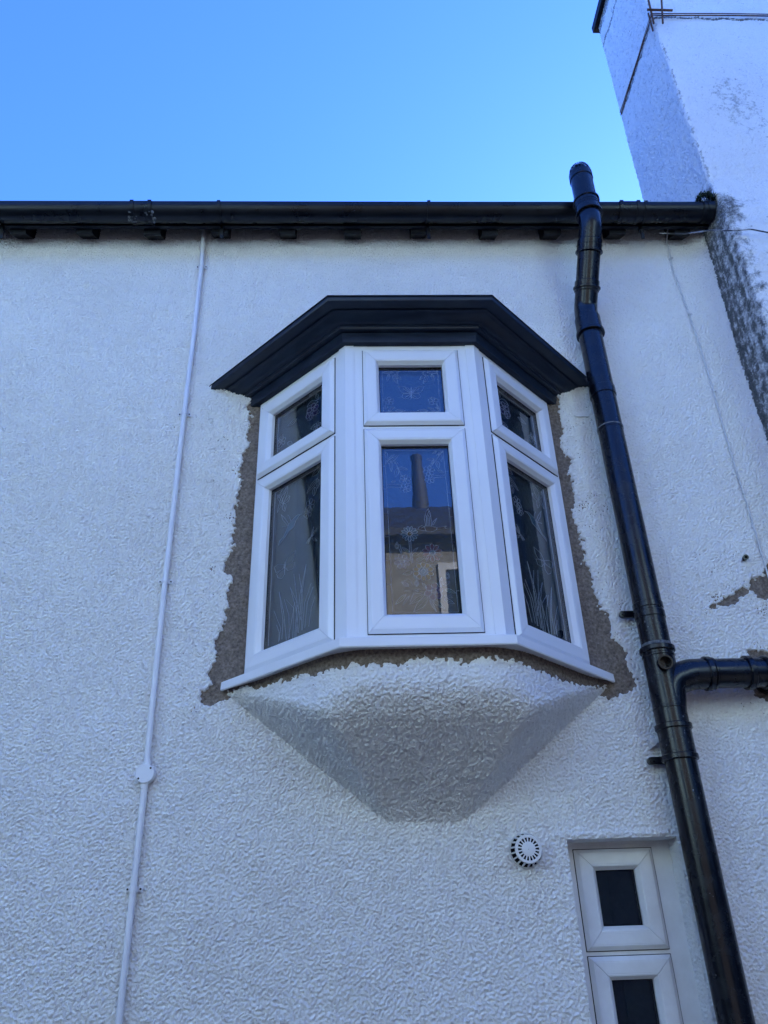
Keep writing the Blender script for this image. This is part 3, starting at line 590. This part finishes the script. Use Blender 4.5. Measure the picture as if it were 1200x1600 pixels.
# algae where the gutter end leaks: on the return below the gutter and a little round the edge
eg = sample(E2, US, ZC % 3.7+1.1)
below = sstep(4.92, 4.80, ZC)
ret = sstep(.36, .44, US)                                 # return face in front of the wall plane
strk = np.interp(US, np.linspace(0, 2, 160), rng.standard_normal(160)); strk2 = sample(E1, US*.6, ZC*.35 % 3.7+1.1)
stc = below*(.88+.10*strk+.09*strk2+.08*eg)*sstep(.86+.03*eg, .60+.03*eg, US)*ret
stc = stc*(.8+.3*sstep(.55, .44, US))
stc = np.maximum(stc, .75*below*sstep(4.55, 4.70, ZC)*sstep(.82+.03*eg, .74, US)*ret)
stc = np.maximum(stc, .50*np.exp(-((ZC-4.80)/.03)**2)*sstep(1.0, .72, US)*ret)
stc = np.maximum(stc, .80*np.exp(-((US-.66)/.05)**2)*np.exp(-((ZC-4.93)/.05)**2))
stc = np.maximum(stc, (.15+.05*eg)*np.where((US < .7) & (ZC > 4.9), 1.3, .8))
stc = np.maximum(stc, .75*(np.abs(ZC-6.47-wob) < .010)); stc = np.maximum(stc, .70*(np.abs(ZC-7.24-wob) < .012)); stc = np.maximum(stc, .7*sstep(7.36, 7.42, ZC)*(US < .6))
stc = np.maximum(stc, .45*np.exp(-((US-1.0)/.18)**2)*np.exp(-((ZC-5.65-.1*eg)/.22)**2))
stc = np.maximum(stc, .52*np.exp(-((US-.70)/.010)**2)*(ZC > 5.0)*(eg > -.2))
chim = grid_obj('chimney_breast', CHD, 'render', house, ((US > .33) | (ZC > 4.7))[:-1, :-1], dict(stain=stc), label='tall white chimney breast with dark algae streak below the gutter end')
b = MB(); b.box((1.875, -.20, 0), (2.95, .36, 7.47)); b.box((1.850, -.28, 0), (2.95, .36, 1.01)); b.obj('chimney_core', 'render_far', house)
b = MB(); b.box((1.815, -.28, 7.475), (2.95, .40, 7.54)); b.obj('chimney_cap', 'timber', house)

# ================================================================== GUTTER
gut = empty('gutter', (-2.0, -.169, 4.8), 'black half round gutter running along the eaves', 'gutter')
GY, GZ, GR = -.169, 4.817, .057
gut_off = Vector(gut.location)
def put(o, root): o.parent = root; o.matrix_parent_inverse = Matrix.Translation(-Vector(root.location)); return o
def half(x, r0, r1, a0=-4, a1=184, n=22):
    o = [(x, GY+r1*math.cos(math.pi+math.radians(a)), GZ+r1*math.sin(math.pi+math.radians(a))) for a in np.linspace(a0, a1, n)]
    i = [(x, GY+r0*math.cos(math.pi+math.radians(a)), GZ+r0*math.sin(math.pi+math.radians(a))) for a in np.linspace(a1, a0, n)]
    return o+i
def zoff(x): return (x+2)*.0022
def seg(mb, x0, x1, r0, r1, **k):
    a = [(p[0], p[1], p[2]+zoff(x0)-.004) for p in half(x0, r0, r1, **k)]; c_ = [(p[0], p[1], p[2]+zoff(x1)-.004) for p in half(x1, r0, r1, **k)]
    mb.loft([a, c_])
for x0, x1 in ((XL+.2, -1.036), (-1.034, 1.404), (1.406, 1.79)):
    mb = MB(); seg(mb, x0, x1, GR-.003, GR); put(mb.obj('trough', 'black_old', None, True), gut)
    mb = MB()
    for x in (x0, x1): pass
mb = MB(); seg(mb, 1.775, 1.832, GR-.003, GR+.0035); seg(mb, 1.779, 1.789, GR, GR+.006); seg(mb, 1.800, 1.808, GR, GR+.006)
disc = [(1.832, p[1], p[2]+zoff(1.83)-.004) for p in half(0, 0, GR+.0035)[:22]]; mb.loft([disc, [(1.836, p[1], p[2]) for p in disc]])
put(mb.obj('stop_end', 'black_old', None, True), gut)
def union(x0, x1):
    mb = MB(); seg(mb, x0, x1, GR, GR+.004)
    for x in (x0+.003, x1-.021): seg(mb, x, x+.018, GR+.004, GR+.0075, a0=-8, a1=188)
    return put(mb.obj('union_bracket', 'black_old', None, True), gut)
union(-1.09, -.98); union(1.345, 1.455)
for k, xx in enumerate((-1.08, -.985)):
    mb = MB()
    for q in range(13):
        a = math.pi+math.radians(random.uniform(50, 108)); x = xx+random.gauss(0, .012); r = GR+.0045
        y, z = GY+r*math.cos(a), GZ+r*math.sin(a)-.002; s_ = random.uniform(.003, .009)
        mb.tube([(x, y+.002, z+.002), (x+random.uniform(-.006, .006), y-.002-.001*random.random(), z-.002-s_*.2)], [s_, s_*.3], 5)
    put(mb.obj('lime_deposit', 'crust', None, True, kind='stuff'), gut)
for x in (-1.74, -.655, .385, 1.483):
    mb = MB(); seg(mb, x-.008, x+.008, GR, GR+.0045, a0=-10, a1=170); mb.box((x-.008, GY+GR-.004, GZ-.06), (x+.008, -.094, GZ+.03))
    mb.loft([[(x-.008, -.118, GZ-.05), (x+.008, -.118, GZ-.05), (x+.008, -.112, GZ-.05), (x-.008, -.112, GZ-.05)], [(x-.008+.004, -.10, GZ-.11), (x+.008+.004, -.10, GZ-.11), (x+.008+.004, -.094, GZ-.11), (x-.004, -.094, GZ-.11)]])
    put(mb.obj('bracket', 'black_old', None, True), gut)

# ================================================================== SOIL PIPE
pipe = empty('soil_pipe', (1.107, -.1, 0), 'black plastic soil pipe rising past the gutter with slotted vent top', 'pipe')
PX, PY, PR = 1.107, -.10, .0535
def part(mb, name, mat='black', **kw): return put(mb.obj(name, mat, None, True, **kw), pipe)
P1, P2, P3 = Vector((1.110, -.10, 4.215)), Vector((1.142, -.30, 4.575)), Vector((1.147, -.30, 4.96))
def cyl(mb, z0, z1, r, x=PX, y=PY, bevel=.003):
    mb.tube([(x, y, z0), (x, y, z0), (x, y, z0+bevel), (x, y, z1-bevel), (x, y, z1), (x, y, z1)], [0.001, r-bevel, r, r, r-bevel, .001], 40, False)
mb = MB(); mb.tube([(PX, PY, .0), (PX, PY, 2.15)], PR, 40); part(mb, 'pipe_length')
mb = MB(); cyl(mb, 2.130, 2.245, .0575); cyl(mb, 2.122, 2.142, .0625); cyl(mb, 2.226, 2.246, .0635); part(mb, 'coupling')
# swept tee
mb = MB(); cyl(mb, 2.240, 2.525, .0565); cyl(mb, 2.296, 2.306, .0585); cyl(mb, 2.488, 2.500, .059); cyl(mb, 2.508, 2.528, .0640)
mb.tube(fillet([(PX, PY, 2.285), (PX+.02, PY, 2.40), (PX+.10, PY, 2.425), (PX+.175, PY, 2.427)], .09, 10), .0555, 36)
tee = part(mb, 'branch_junction')
mb = MB()
bd = Vector((-.12, -1, -.10)).normalized(); b0 = Vector((1.100, -.135, 2.452))
def hollow(mb, p0, d, L, ro, ri, seg_=28):
    a = d.orthogonal().normalized(); c_ = d.cross(a)
    ring = lambda p, r: [p+(a*math.cos(2*math.pi*k/seg_)+c_*math.sin(2*math.pi*k/seg_))*r for k in range(seg_)]
    mb.loft([ring(p0, ro), ring(p0+d*L*.75, ro), ring(p0+d*L*.76, ro+.003), ring(p0+d*L, ro+.003), ring(p0+d*L, ri), ring(p0+d*.004, ri)], True, False)
    mb.add([p for p in ring(p0+d*.02, ri)], [tuple(range(seg_))])
hollow(mb, b0, bd, .052, .0235, .0205)
mb.obj('boss_socket', 'black', tee, True)
mb = MB(); mb.tube(fillet([(PX+.16, PY, 2.427), (1.535, PY, 2.427), (1.545, .06, 2.427)], .075, 12), PR, 40)
part(mb, 'branch_pipe')
for x, wd, ro in ((1.262, .022, .062), (1.285, .012, .0585), (1.412, .022, .062), (1.478, .014, .0605)):
    mb = MB(); mb.tube([(x, PY, 2.427), (x, PY, 2.427), (x+.003, PY, 2.427), (x+wd-.003, PY, 2.427), (x+wd, PY, 2.427), (x+wd, PY, 2.427)], [.001, ro-.003, ro, ro, ro-.003, .001], 40, False); part(mb, 'branch_collar')
mb = MB(); mb.tube([(PX, PY, 2.50), (PX, PY, 4.14)], PR, 40); part(mb, 'pipe_length')
for z0, z1, r in ((2.640, 2.668, .0568), (3.505, 3.520, .0550), (3.690, 3.735, .0572)):
    mb = MB(); cyl(mb, z0, z1, r, bevel=.002); part(mb, 'clip_band')
for z in (2.69, 2.138):
    mb = MB(); cyl(mb, z-.012, z+.012, .0562, bevel=.002)
    prof = [(PX-.02, z-.013), (1.035, z-.013)]+[(1.030-.012*math.sin(a), z-.013*math.cos(a)) for a in np.linspace(.2, math.pi-.2, 7)]+[(1.035, z+.013), (PX-.02, z+.013)]
    mb.loft([[(x, -.034, zz) for x, zz in prof], [(x, -.020, zz) for x, zz in prof]])
    cl = part(mb, 'wall_clip')
    mb = MB(); mb.tube([(1.030, -.033, z), (1.030, -.0375, z)], [.0045, .004], 10); mb.obj('screw', 'screw', cl, True)
mb = MB(); cyl(mb, 3.515, 3.5215, .0558, bevel=.001); part(mb, 'paint_ring', 'crust')
mb = MB(); cyl(mb, 2.526, 2.541, .0541, bevel=.0005); part(mb, 'paint_ring', 'crust')
mb = MB()
for k in range(34):
    z = random.choice((2.60, 2.28, 2.18, 1.72, 3.2, 1.5, 2.0))+random.gauss(0, .03); a = random.uniform(-2.6, -.6); r = PR+.0042 if 2.12 < z < 2.53 else PR
    sz = random.uniform(.0008, .0028); n_ = Vector((math.cos(a), math.sin(a), 0)); t_ = Vector((-math.sin(a), math.cos(a), 0)); c_ = Vector((PX, PY, z))+n_*(r+.0004)
    mb.add([c_+t_*sz*math.cos(q)*random.uniform(.6, 1.2)+Vector((0, 0, 1))*sz*1.5*math.sin(q) for q in np.linspace(0, 5.6, 7)]+[c_-n_*.001], [(0, 1, 2, 3, 4, 5, 6)])
part(mb, 'paint_flecks', 'crust', kind='stuff')
# offset with two bends
T2 = (P3-P2).normalized(); path = fillet([(PX, PY, 4.09), P1, P2, P3-T2*.06], .13, 12)
mb = MB(); mb.tube(path, PR, 40); part(mb, 'offset_bend')
dO = (P2-P1).normalized()
def collar(p, d, L, ro, name='socket'):
    mb = MB(); p = Vector(p); mb.tube([p, p, p+d*.003, p+d*(L-.003), p+d*L, p+d*L], [.001, ro-.003, ro, ro, ro-.003, .001], 40, False); part(mb, name)
up = Vector((0, 0, 1))
collar((PX+.002, PY, 4.065), up, .090, .0590); collar((PX+.002, PY, 4.050), up, .020, .0650)
LO = (P2-P1).length
collar(P1+dO*(.20*LO), dO, .052, .0580); collar(P1+dO*(.20*LO+.012), dO, .012, .0640)
collar(P1+dO*(.66*LO), dO, .060, .0585); collar(P1+dO*(.66*LO-.004), dO, .012, .0640); collar(P1+dO*(.66*LO+.030), dO, .005, .0605)
T2 = (P3-P2).normalized(); q0 = P2+T2*.055
collar(q0, T2, .105, .0590); collar(q0, T2, .018, .0650); collar(q0+T2*.088, T2, .016, .0640); collar(q0+T2*.048, T2, .004, .0605); collar(q0+T2*.064, T2, .004, .0605)
# vent cage
vb = P3-T2*.075
collar(vb, T2, .045, .0570, 'vent_collar')
mb = MB(); top = vb+T2*.045
for k in range(22):
    a = 2*math.pi*k/22; pts = []
    for t in np.linspace(0, 1, 6): pts.append(top+Vector((math.cos(a), math.sin(a), 0))*(.052*math.cos(t*math.pi/2*.80))+T2*(.062*math.sin(t*math.pi/2)))
    mb.tube(pts, .0026, 5)
mb.tube([top+T2*.056, top+T2*.066], [.019, .015], 16)
part(mb, 'vent_cage')

# ================================================================== CONDUIT
con = empty('conduit', (-.75, -.02, 0), 'thin white plastic conduit climbing the wall left of the bay', 'conduit')
def cpart(mb, name, mat='pvc_white', **k): return put(mb.obj(name, mat, None, True, **k), con)
CY = -.020
cpth = [(-.768, 4.90), (-.757, 4.62), (-.754, 4.2), (-.754, 3.68), (-.749, 2.87), (-.742, 2.39), (-.736, 2.16)]
mb = MB(); mb.tube([(x, CY, z) for x, z in cpth], .0105, 16); cpart(mb, 'tube')
mb = MB(); mb.tube([(x, CY, z) for x, z in ((-.735, 2.12), (-.732, 1.78), (-.729, 1.416), (-.722, .2))], .0108, 16); cpart(mb, 'tube')
mb = MB(); jc = Vector((-.7355, 0, 2.138))
mb.tube([jc+Vector((0, .0, 0)), jc+Vector((0, -.030, 0)), jc+Vector((0, -.031, 0)), jc+Vector((0, -.036, 0)), jc+Vector((0, -.038, 0))], [.031, .031, .0325, .0325, .0305], 36)
mb.tube([jc+Vector((.0008, CY, .028)), jc+Vector((.0012, CY, .048))], .0128, 16); mb.tube([jc+Vector((-.0005, CY, -.028)), jc+Vector((-.001, CY, -.048))], .0128, 16)
jb = cpart(mb, 'junction_box')
for dx, dz in ((.019, .017), (-.019, -.017)):
    mb = MB(); mb.tube([jc+Vector((dx, -.0378, dz)), jc+Vector((dx, -.0392, dz))], .0036, 10); mb.obj('screw', 'screw', jb, True)
for z, x in ((4.598, -.7565), (3.681, -.754), (2.868, -.749), (1.781, -.732)):
    mb = MB()
    arc_ = [(x+.0130*math.cos(a), CY-.0130*math.sin(a)) for a in np.linspace(0, math.pi, 12)]
    pr = [(x+.0130, -.008), (x+.026, -.008), (x+.028, -.0085), (x+.028, -.0105), (x+.0145, -.0105)]
    plan = [(x+.028, -.0075), (x+.028, -.0108), (x+.0145, -.0108)]+arc_+[(x-.0145, -.0108), (x-.028, -.0108), (x-.028, -.0075)]
    mb.loft([[(a, b_, z-.008) for a, b_ in plan], [(a, b_, z+.008) for a, b_ in plan]])
    sd = cpart(mb, 'saddle_clip')
    for s in (-1, 1):
        mb = MB(); mb.tube([(x+s*.021, -.0105, z), (x+s*.021, -.0135, z)], .0034, 10); mb.obj('screw', 'screw', sd, True)

# ================================================================== SMALL THINGS ON THE WALL
# round vent terminal
vt = empty('wall_vent', (.558, 0, 1.859), 'round white plastic wall vent with slotted cap below the bay', 'vent')
def vpart(mb, name, mat='upvc_old'): return put(mb.obj(name, mat, None, True), vt)
VC = Vector((.556, 0, 1.862))
mb = MB(); mb.tube([VC+Vector((0, .01, 0)), VC+Vector((0, -.010, 0)), VC+Vector((0, -.014, 0))], [.055, .055, .053], 40); vpart(mb, 'base_ring')
mb = MB(); mb.tube([VC+Vector((0, -.008, 0)), VC+Vector((0, -.0144, 0)), VC+Vector((0, -.0150, 0)), VC+Vector((0, -.044, 0))], [.050, .0515, .040, .034], 32); vpart(mb, 'dark_core', 'dark')
mb = MB()
for k in range(18):
    a = 2*math.pi*(k+.5)/18; ca, sa = math.cos(a), math.sin(a)
    def V_(r, t, y): return VC+Vector((ca*r-sa*t, y, sa*r+ca*t))
    mb.loft([[V_(.0535, -.0024, -.013), V_(.0535, .0024, -.013), V_(.049, .0024, -.013), V_(.049, -.0024, -.013)], [V_(.0435, -.0022, -.057), V_(.0435, .0022, -.057), V_(.040, .0022, -.057), V_(.040, -.0022, -.057)]])
    mb.loft([[V_(.022, -.0019, -.050-.007), V_(.022, .0019, -.050-.007), V_(.036, .0021, -.050-.007), V_(.036, -.0021, -.050-.007)], [V_(.022, -.0019, -.053-.007), V_(.022, .0019, -.053-.007), V_(.036, .0021, -.053-.007), V_(.036, -.0021, -.053-.007)]])
mb.tube([VC+Vector((0, -.055, 0)), VC+Vector((0, -.0605, 0)), VC+Vector((0, -.0615, 0))], [.0225, .0225, .020], 32); mb.tube([VC+Vector((.0, -.061, 0)), VC+Vector((0, -.0635, 0))], [.003, .002], 10)
ro = lambda r, y: [VC+Vector((r*math.cos(2*math.pi*k/40), y, r*math.sin(2*math.pi*k/40))) for k in range(40)]
mb.loft([ro(.0355, -.055), ro(.045, -.054), ro(.0445, -.0585), ro(.043, -.0605), ro(.0355, -.0605), ro(.0355, -.055)], True, False)
mb.loft([ro(.0540, -.015), ro(.0555, -.010), ro(.0555, .002), ro(.046, .002)], True, False)
vpart(mb, 'slotted_cap')
# thin white cable
cab = empty('thin_cable', (1.66, -.01, 2.8), 'thin white cable tacked down the wall beside the chimney breast', 'cable')
def yq(x, z): return float(-sample(FIELD, x, z))-.05*float(sstep(1.70, 1.87, np.array(x))**2)
pts = [(1.672, -.10, 4.90), (1.662, -.06, 4.855), (1.655, -.012, 4.78), (1.652, -.009, 4.66), (1.645, -.009, 4.548), (1.653, -.009, 4.42), (1.661, -.009, 4.284), (1.666, -.009, 4.05), (1.667, -.009, 3.841), (1.662, -.009, 3.6), (1.661, -.009, 3.346), (1.664, -.009, 3.1), (1.662, -.009, 2.842), (1.668, -.009, 2.4), (1.66, -.009, 1.2)]
mb = MB(); mb.tube(fillet(pts, .08, 5), .0034, 8); put(mb.obj('cord', 'wire', None, True), cab)
for z, x in ((4.27, 1.661), (3.79, 1.667), (3.24, 1.663), (4.66, 1.652)):
    mb = MB(); mb.box((x-.005, -.016, z-.004), (x+.006, -.002, z+.004)); mb.tube([(x+.008, -.004, z), (x+.008, -.017, z)], .0025, 8); put(mb.obj('cable_clip', 'wire', None), cab)
# loose cable strung across the chimney breast
mb = MB(); pts = [(1.60, -.06, 4.79), (1.68, -.14, 4.69), (1.76, -.24, 4.60), (1.83, -.30, 4.527), (1.90, -.315, 4.52), (2.0, -.315, 4.49), (2.3, -.315, 4.44), (2.8, -.315, 4.42)]
mb.tube(fillet(pts, .1, 6), .0035, 8)
mb.obj('loose_cable', 'wire_dark', None, True, label='loose grey cable strung from under the gutter across the chimney breast', cat='cable')
# cut-off stub of plastic pipe
mb = MB(); hollow(mb, Vector((1.588, .01, 2.936)), Vector((-.1, -1, -.15)).normalized(), .036, .0085, .0062, 14)
mb.obj('pipe_stub', ['black'], None, True, label='small dark stub poking from the wall above the bare patch', cat='pipe stub')
# painted-over old clip
mb = MB(); mb.loft([[(1.036, -.003, 2.215), (1.062, -.003, 2.225), (1.066, -.003, 2.190), (1.045, -.003, 2.182)], [(1.038, -.030, 2.212), (1.060, -.034, 2.220), (1.062, -.032, 2.194), (1.046, -.028, 2.186)]])
mb.box((1.060, -.03, 2.20), (1.085, -.018, 2.214)); mb.tube([(1.047, -.028, 2.203), (1.047, -.036, 2.203)], .005, 10)
mb.obj('old_clip', 'upvc_old', None, label='old white painted clip lump beside the soil pipe below its branch', cat='clip')
# painted-over bracket next to the cornice end
mb = MB(); prof = [(1.005, 3.655), (1.06, 3.655), (1.06, 3.679), (1.005, 3.679), (.994, 3.673), (.992, 3.667), (.994, 3.661)]
mb.loft([[(x, -.004, z) for x, z in prof], [(x, -.009, z) for x, z in prof]]); mb.tube([(1.004, -.008, 3.667), (1.004, -.012, 3.667)], .005, 10)
mb.obj('old_bracket', 'render', None, label='old white painted bracket between the cornice end and the soil pipe', cat='bracket')
# moss at the gutter end
mb = MB()
for k in range(900):
    th, ph = random.uniform(0, 6.28), random.random(); r = random.uniform(.2, 1)**.6
    c_ = Vector((1.800+.045*r*math.cos(th)*1.1, -.205+.05*r*math.sin(th), 4.848+.062*(1-r*r)*random.random()+random.uniform(-.02, .008)))
    if c_.x > 1.838: c_.x = 1.838
    d = Vector((random.gauss(0, .6), random.gauss(-.2, .6), random.gauss(.7, .5))).normalized()*random.uniform(.008, .024); sd = d.orthogonal().normalized()*random.uniform(.002, .006)
    mb.add([c_-sd, c_+sd, c_+d*.7+sd*.8, c_+d, c_+d*.7-sd*.8], [(0, 1, 2, 3, 4)])
mb.obj('moss_clump', 'moss', None, recalc=False, label='dark green moss clump growing in the right end of the gutter', cat='moss')
# lashing wire and rusty corner irons on the chimney
ls = empty('chimney_lashing', (1.84, -.25, 6.45), 'rusty iron corner bars and wire lashed round the white chimney breast', 'lashing')
zl_ = 6.462
mb = MB(); mb.tube([(1.838, .39, zl_+.01), (1.836, .10, zl_+.006), (1.834, -.2, zl_+.0), (1.83, -.262, zl_), (1.90, -.262, zl_-.004), (2.3, -.263, zl_+.002), (2.9, -.262, zl_)], .004, 8); put(mb.obj('wire', 'rust', None, True), ls)
mb = MB(); mb.tube([(1.838, .39, zl_+.035), (1.834, .0, zl_+.012), (1.83, -.262, zl_+.016), (2.3, -.263, zl_+.022), (2.9, -.262, zl_+.02)], .003, 8); put(mb.obj('wire', 'rust', None, True), ls)
for a, c_, r in (((1.822, -.268, 6.36), (1.832, -.282, 6.60), .006), ((1.865, -.285, 6.33), (1.90, -.30, 6.56), .006), ((1.80, -.285, 6.475), (1.95, -.29, 6.46), .007), ((1.828, -.23, 6.35), (1.83, -.24, 6.52), .005)):
    mb = MB(); mb.tube([a, c_], r, 8); put(mb.obj('iron_bar', 'rust', None, True), ls)

# ================================================================== OPPOSITE HOUSE (seen mirrored in the glass)
opp = empty('opposite_house', (0, -5.6, 0), 'ochre rendered house with dark slate roof mirrored in the bay glass', 'house')
def opart(mb, name, mat, par=None, **k): 
    o = mb.obj(name, mat, par, **k)
    return o if par else put(o, opp)
OY, OE = -5.6, 5.52
mb = MB(); mb.box((-.9, OY-5.6, 2.75), (2.5, OY, OE)); opart(mb, 'wall', 'ochre')
mb = MB(); mb.box((-.9, OY-5.6, 0), (2.5, OY+.03, 2.75)); opart(mb, 'added_dark_plinth', 'brick')  # dark lower storey added to cut light bounced up from below
mb = MB(); sl2 = (7.56-OE)/2.8
mb.loft([[(x, OY+.22, OE-.02), (x, OY+.22, OE+.06), (x, OY-2.8, 7.56), (x, OY-5.9, OE+.06), (x, OY-5.9, OE-.02)] for x in (-.9, 2.5)]); rf = opart(mb, 'roof', 'slate')
mb = MB(); mb.tube([(1.02, OY-2.8, 7.3), (1.02, OY-2.8, 7.75), (1.0, OY-2.8, 8.42), (1.0, OY-2.8, 8.44), (1.0, OY-2.8, 8.5)], [.13, .125, .085, .10, .10], 24); opart(mb, 'chimney_pot', 'slate', rf, smooth=True)
for x0, x1, z0, z1 in ((.9, 2.0, 3.9, 5.24), (1.2, 2.3, 1.0, 2.4)):
    mb = MB(); f_ = .075; y0, y1 = OY-.02, OY+.03
    mb.box((x0, y0, z0), (x0+f_, y1, z1)); mb.box((x1-f_, y0, z0), (x1, y1, z1)); mb.box((x0+f_, y0, z1-f_), (x1-f_, y1-.002, z1)); mb.box((x0+f_, y0, z0), (x1-f_, y1-.002, z0+f_)); mb.box(((x0+x1)/2-.03, y0, z0+f_), ((x0+x1)/2+.03, y1-.004, z1-f_))
    wf = opart(mb, 'window', 'ochre_trim')
    mb = MB(); mb.box((x0+f_, OY+.004, z0+f_), (x1-f_, OY+.010, z1-f_)); opart(mb, 'pane', 'obscure_plain', wf)
for tx0, tx1, lb in ((-9.0, -.91, 'added pale aqua terrace bouncing light, left of the ochre house opposite'), (2.51, 9.3, 'added pale aqua terrace bouncing light, right of the ochre house opposite')):
    th = empty('bounce_terrace', ((tx0+tx1)/2, OY, 0), lb, 'house')  # unseen houses added to bounce cool light onto the roughcast wall
    mb = MB(); mb.box((tx0, OY-5.6, 2.75), (tx1, OY, OE)); put(mb.obj('wall', 'bounce_aqua', None), th)
    mb = MB(); mb.box((tx0, OY-5.6, 0), (tx1, OY+.03, 2.75)); put(mb.obj('added_dark_plinth', 'brick', None), th)  # dark storey added here too, so undersides catch less bounce
    mb = MB(); mb.loft([[(x, OY+.22, OE-.02), (x, OY+.22, OE+.06), (x, OY-2.8, 7.56), (x, OY-5.9, OE+.06), (x, OY-5.9, OE-.02)] for x in (tx0, tx1)]); put(mb.obj('roof', 'slate', None), th)
    for x0 in (tx0+1.5, tx1-3.0):
        for z0, z1 in ((1.0, 2.4), (3.9, 5.24)):
            mb = MB(); mb.box((x0, OY-.02, z0), (x0+1.2, OY+.05, z1)); wf = put(mb.obj('window', 'upvc', None), th)
            mb = MB(); mb.box((x0+.08, OY+.02, z0+.08), (x0+1.12, OY+.056, z1-.08)); mb.obj('pane', 'obscure_plain', wf)
# neighbours closing the yard on both sides
for s, xn, he, hr, lb in ((-1, 9.2, 7.0, 9.0, 'dark brick gable house closing the yard on the left'), (1, 9.5, 6.6, 8.4, 'tall dark brick gable house shading the yard on the right')):
    nb = empty('neighbour_house', (s*(xn+.3), -2.4, 0), lb, 'house')
    mb = MB(); x0, x1 = sorted((s*xn, s*(xn+6))); mb.box((x0, -7.5, 0), (x1, 3.0, he)); o = mb.obj('wall', 'brick', None); put(o, nb)
    mb = MB(); mb.loft([[(x, -7.7, he+.01), (x, -2.2, hr), (x, 3.2, he+.01)] for x in (x0-.1, x1+.1)]); o = mb.obj('roof', 'slate', None); put(o, nb)
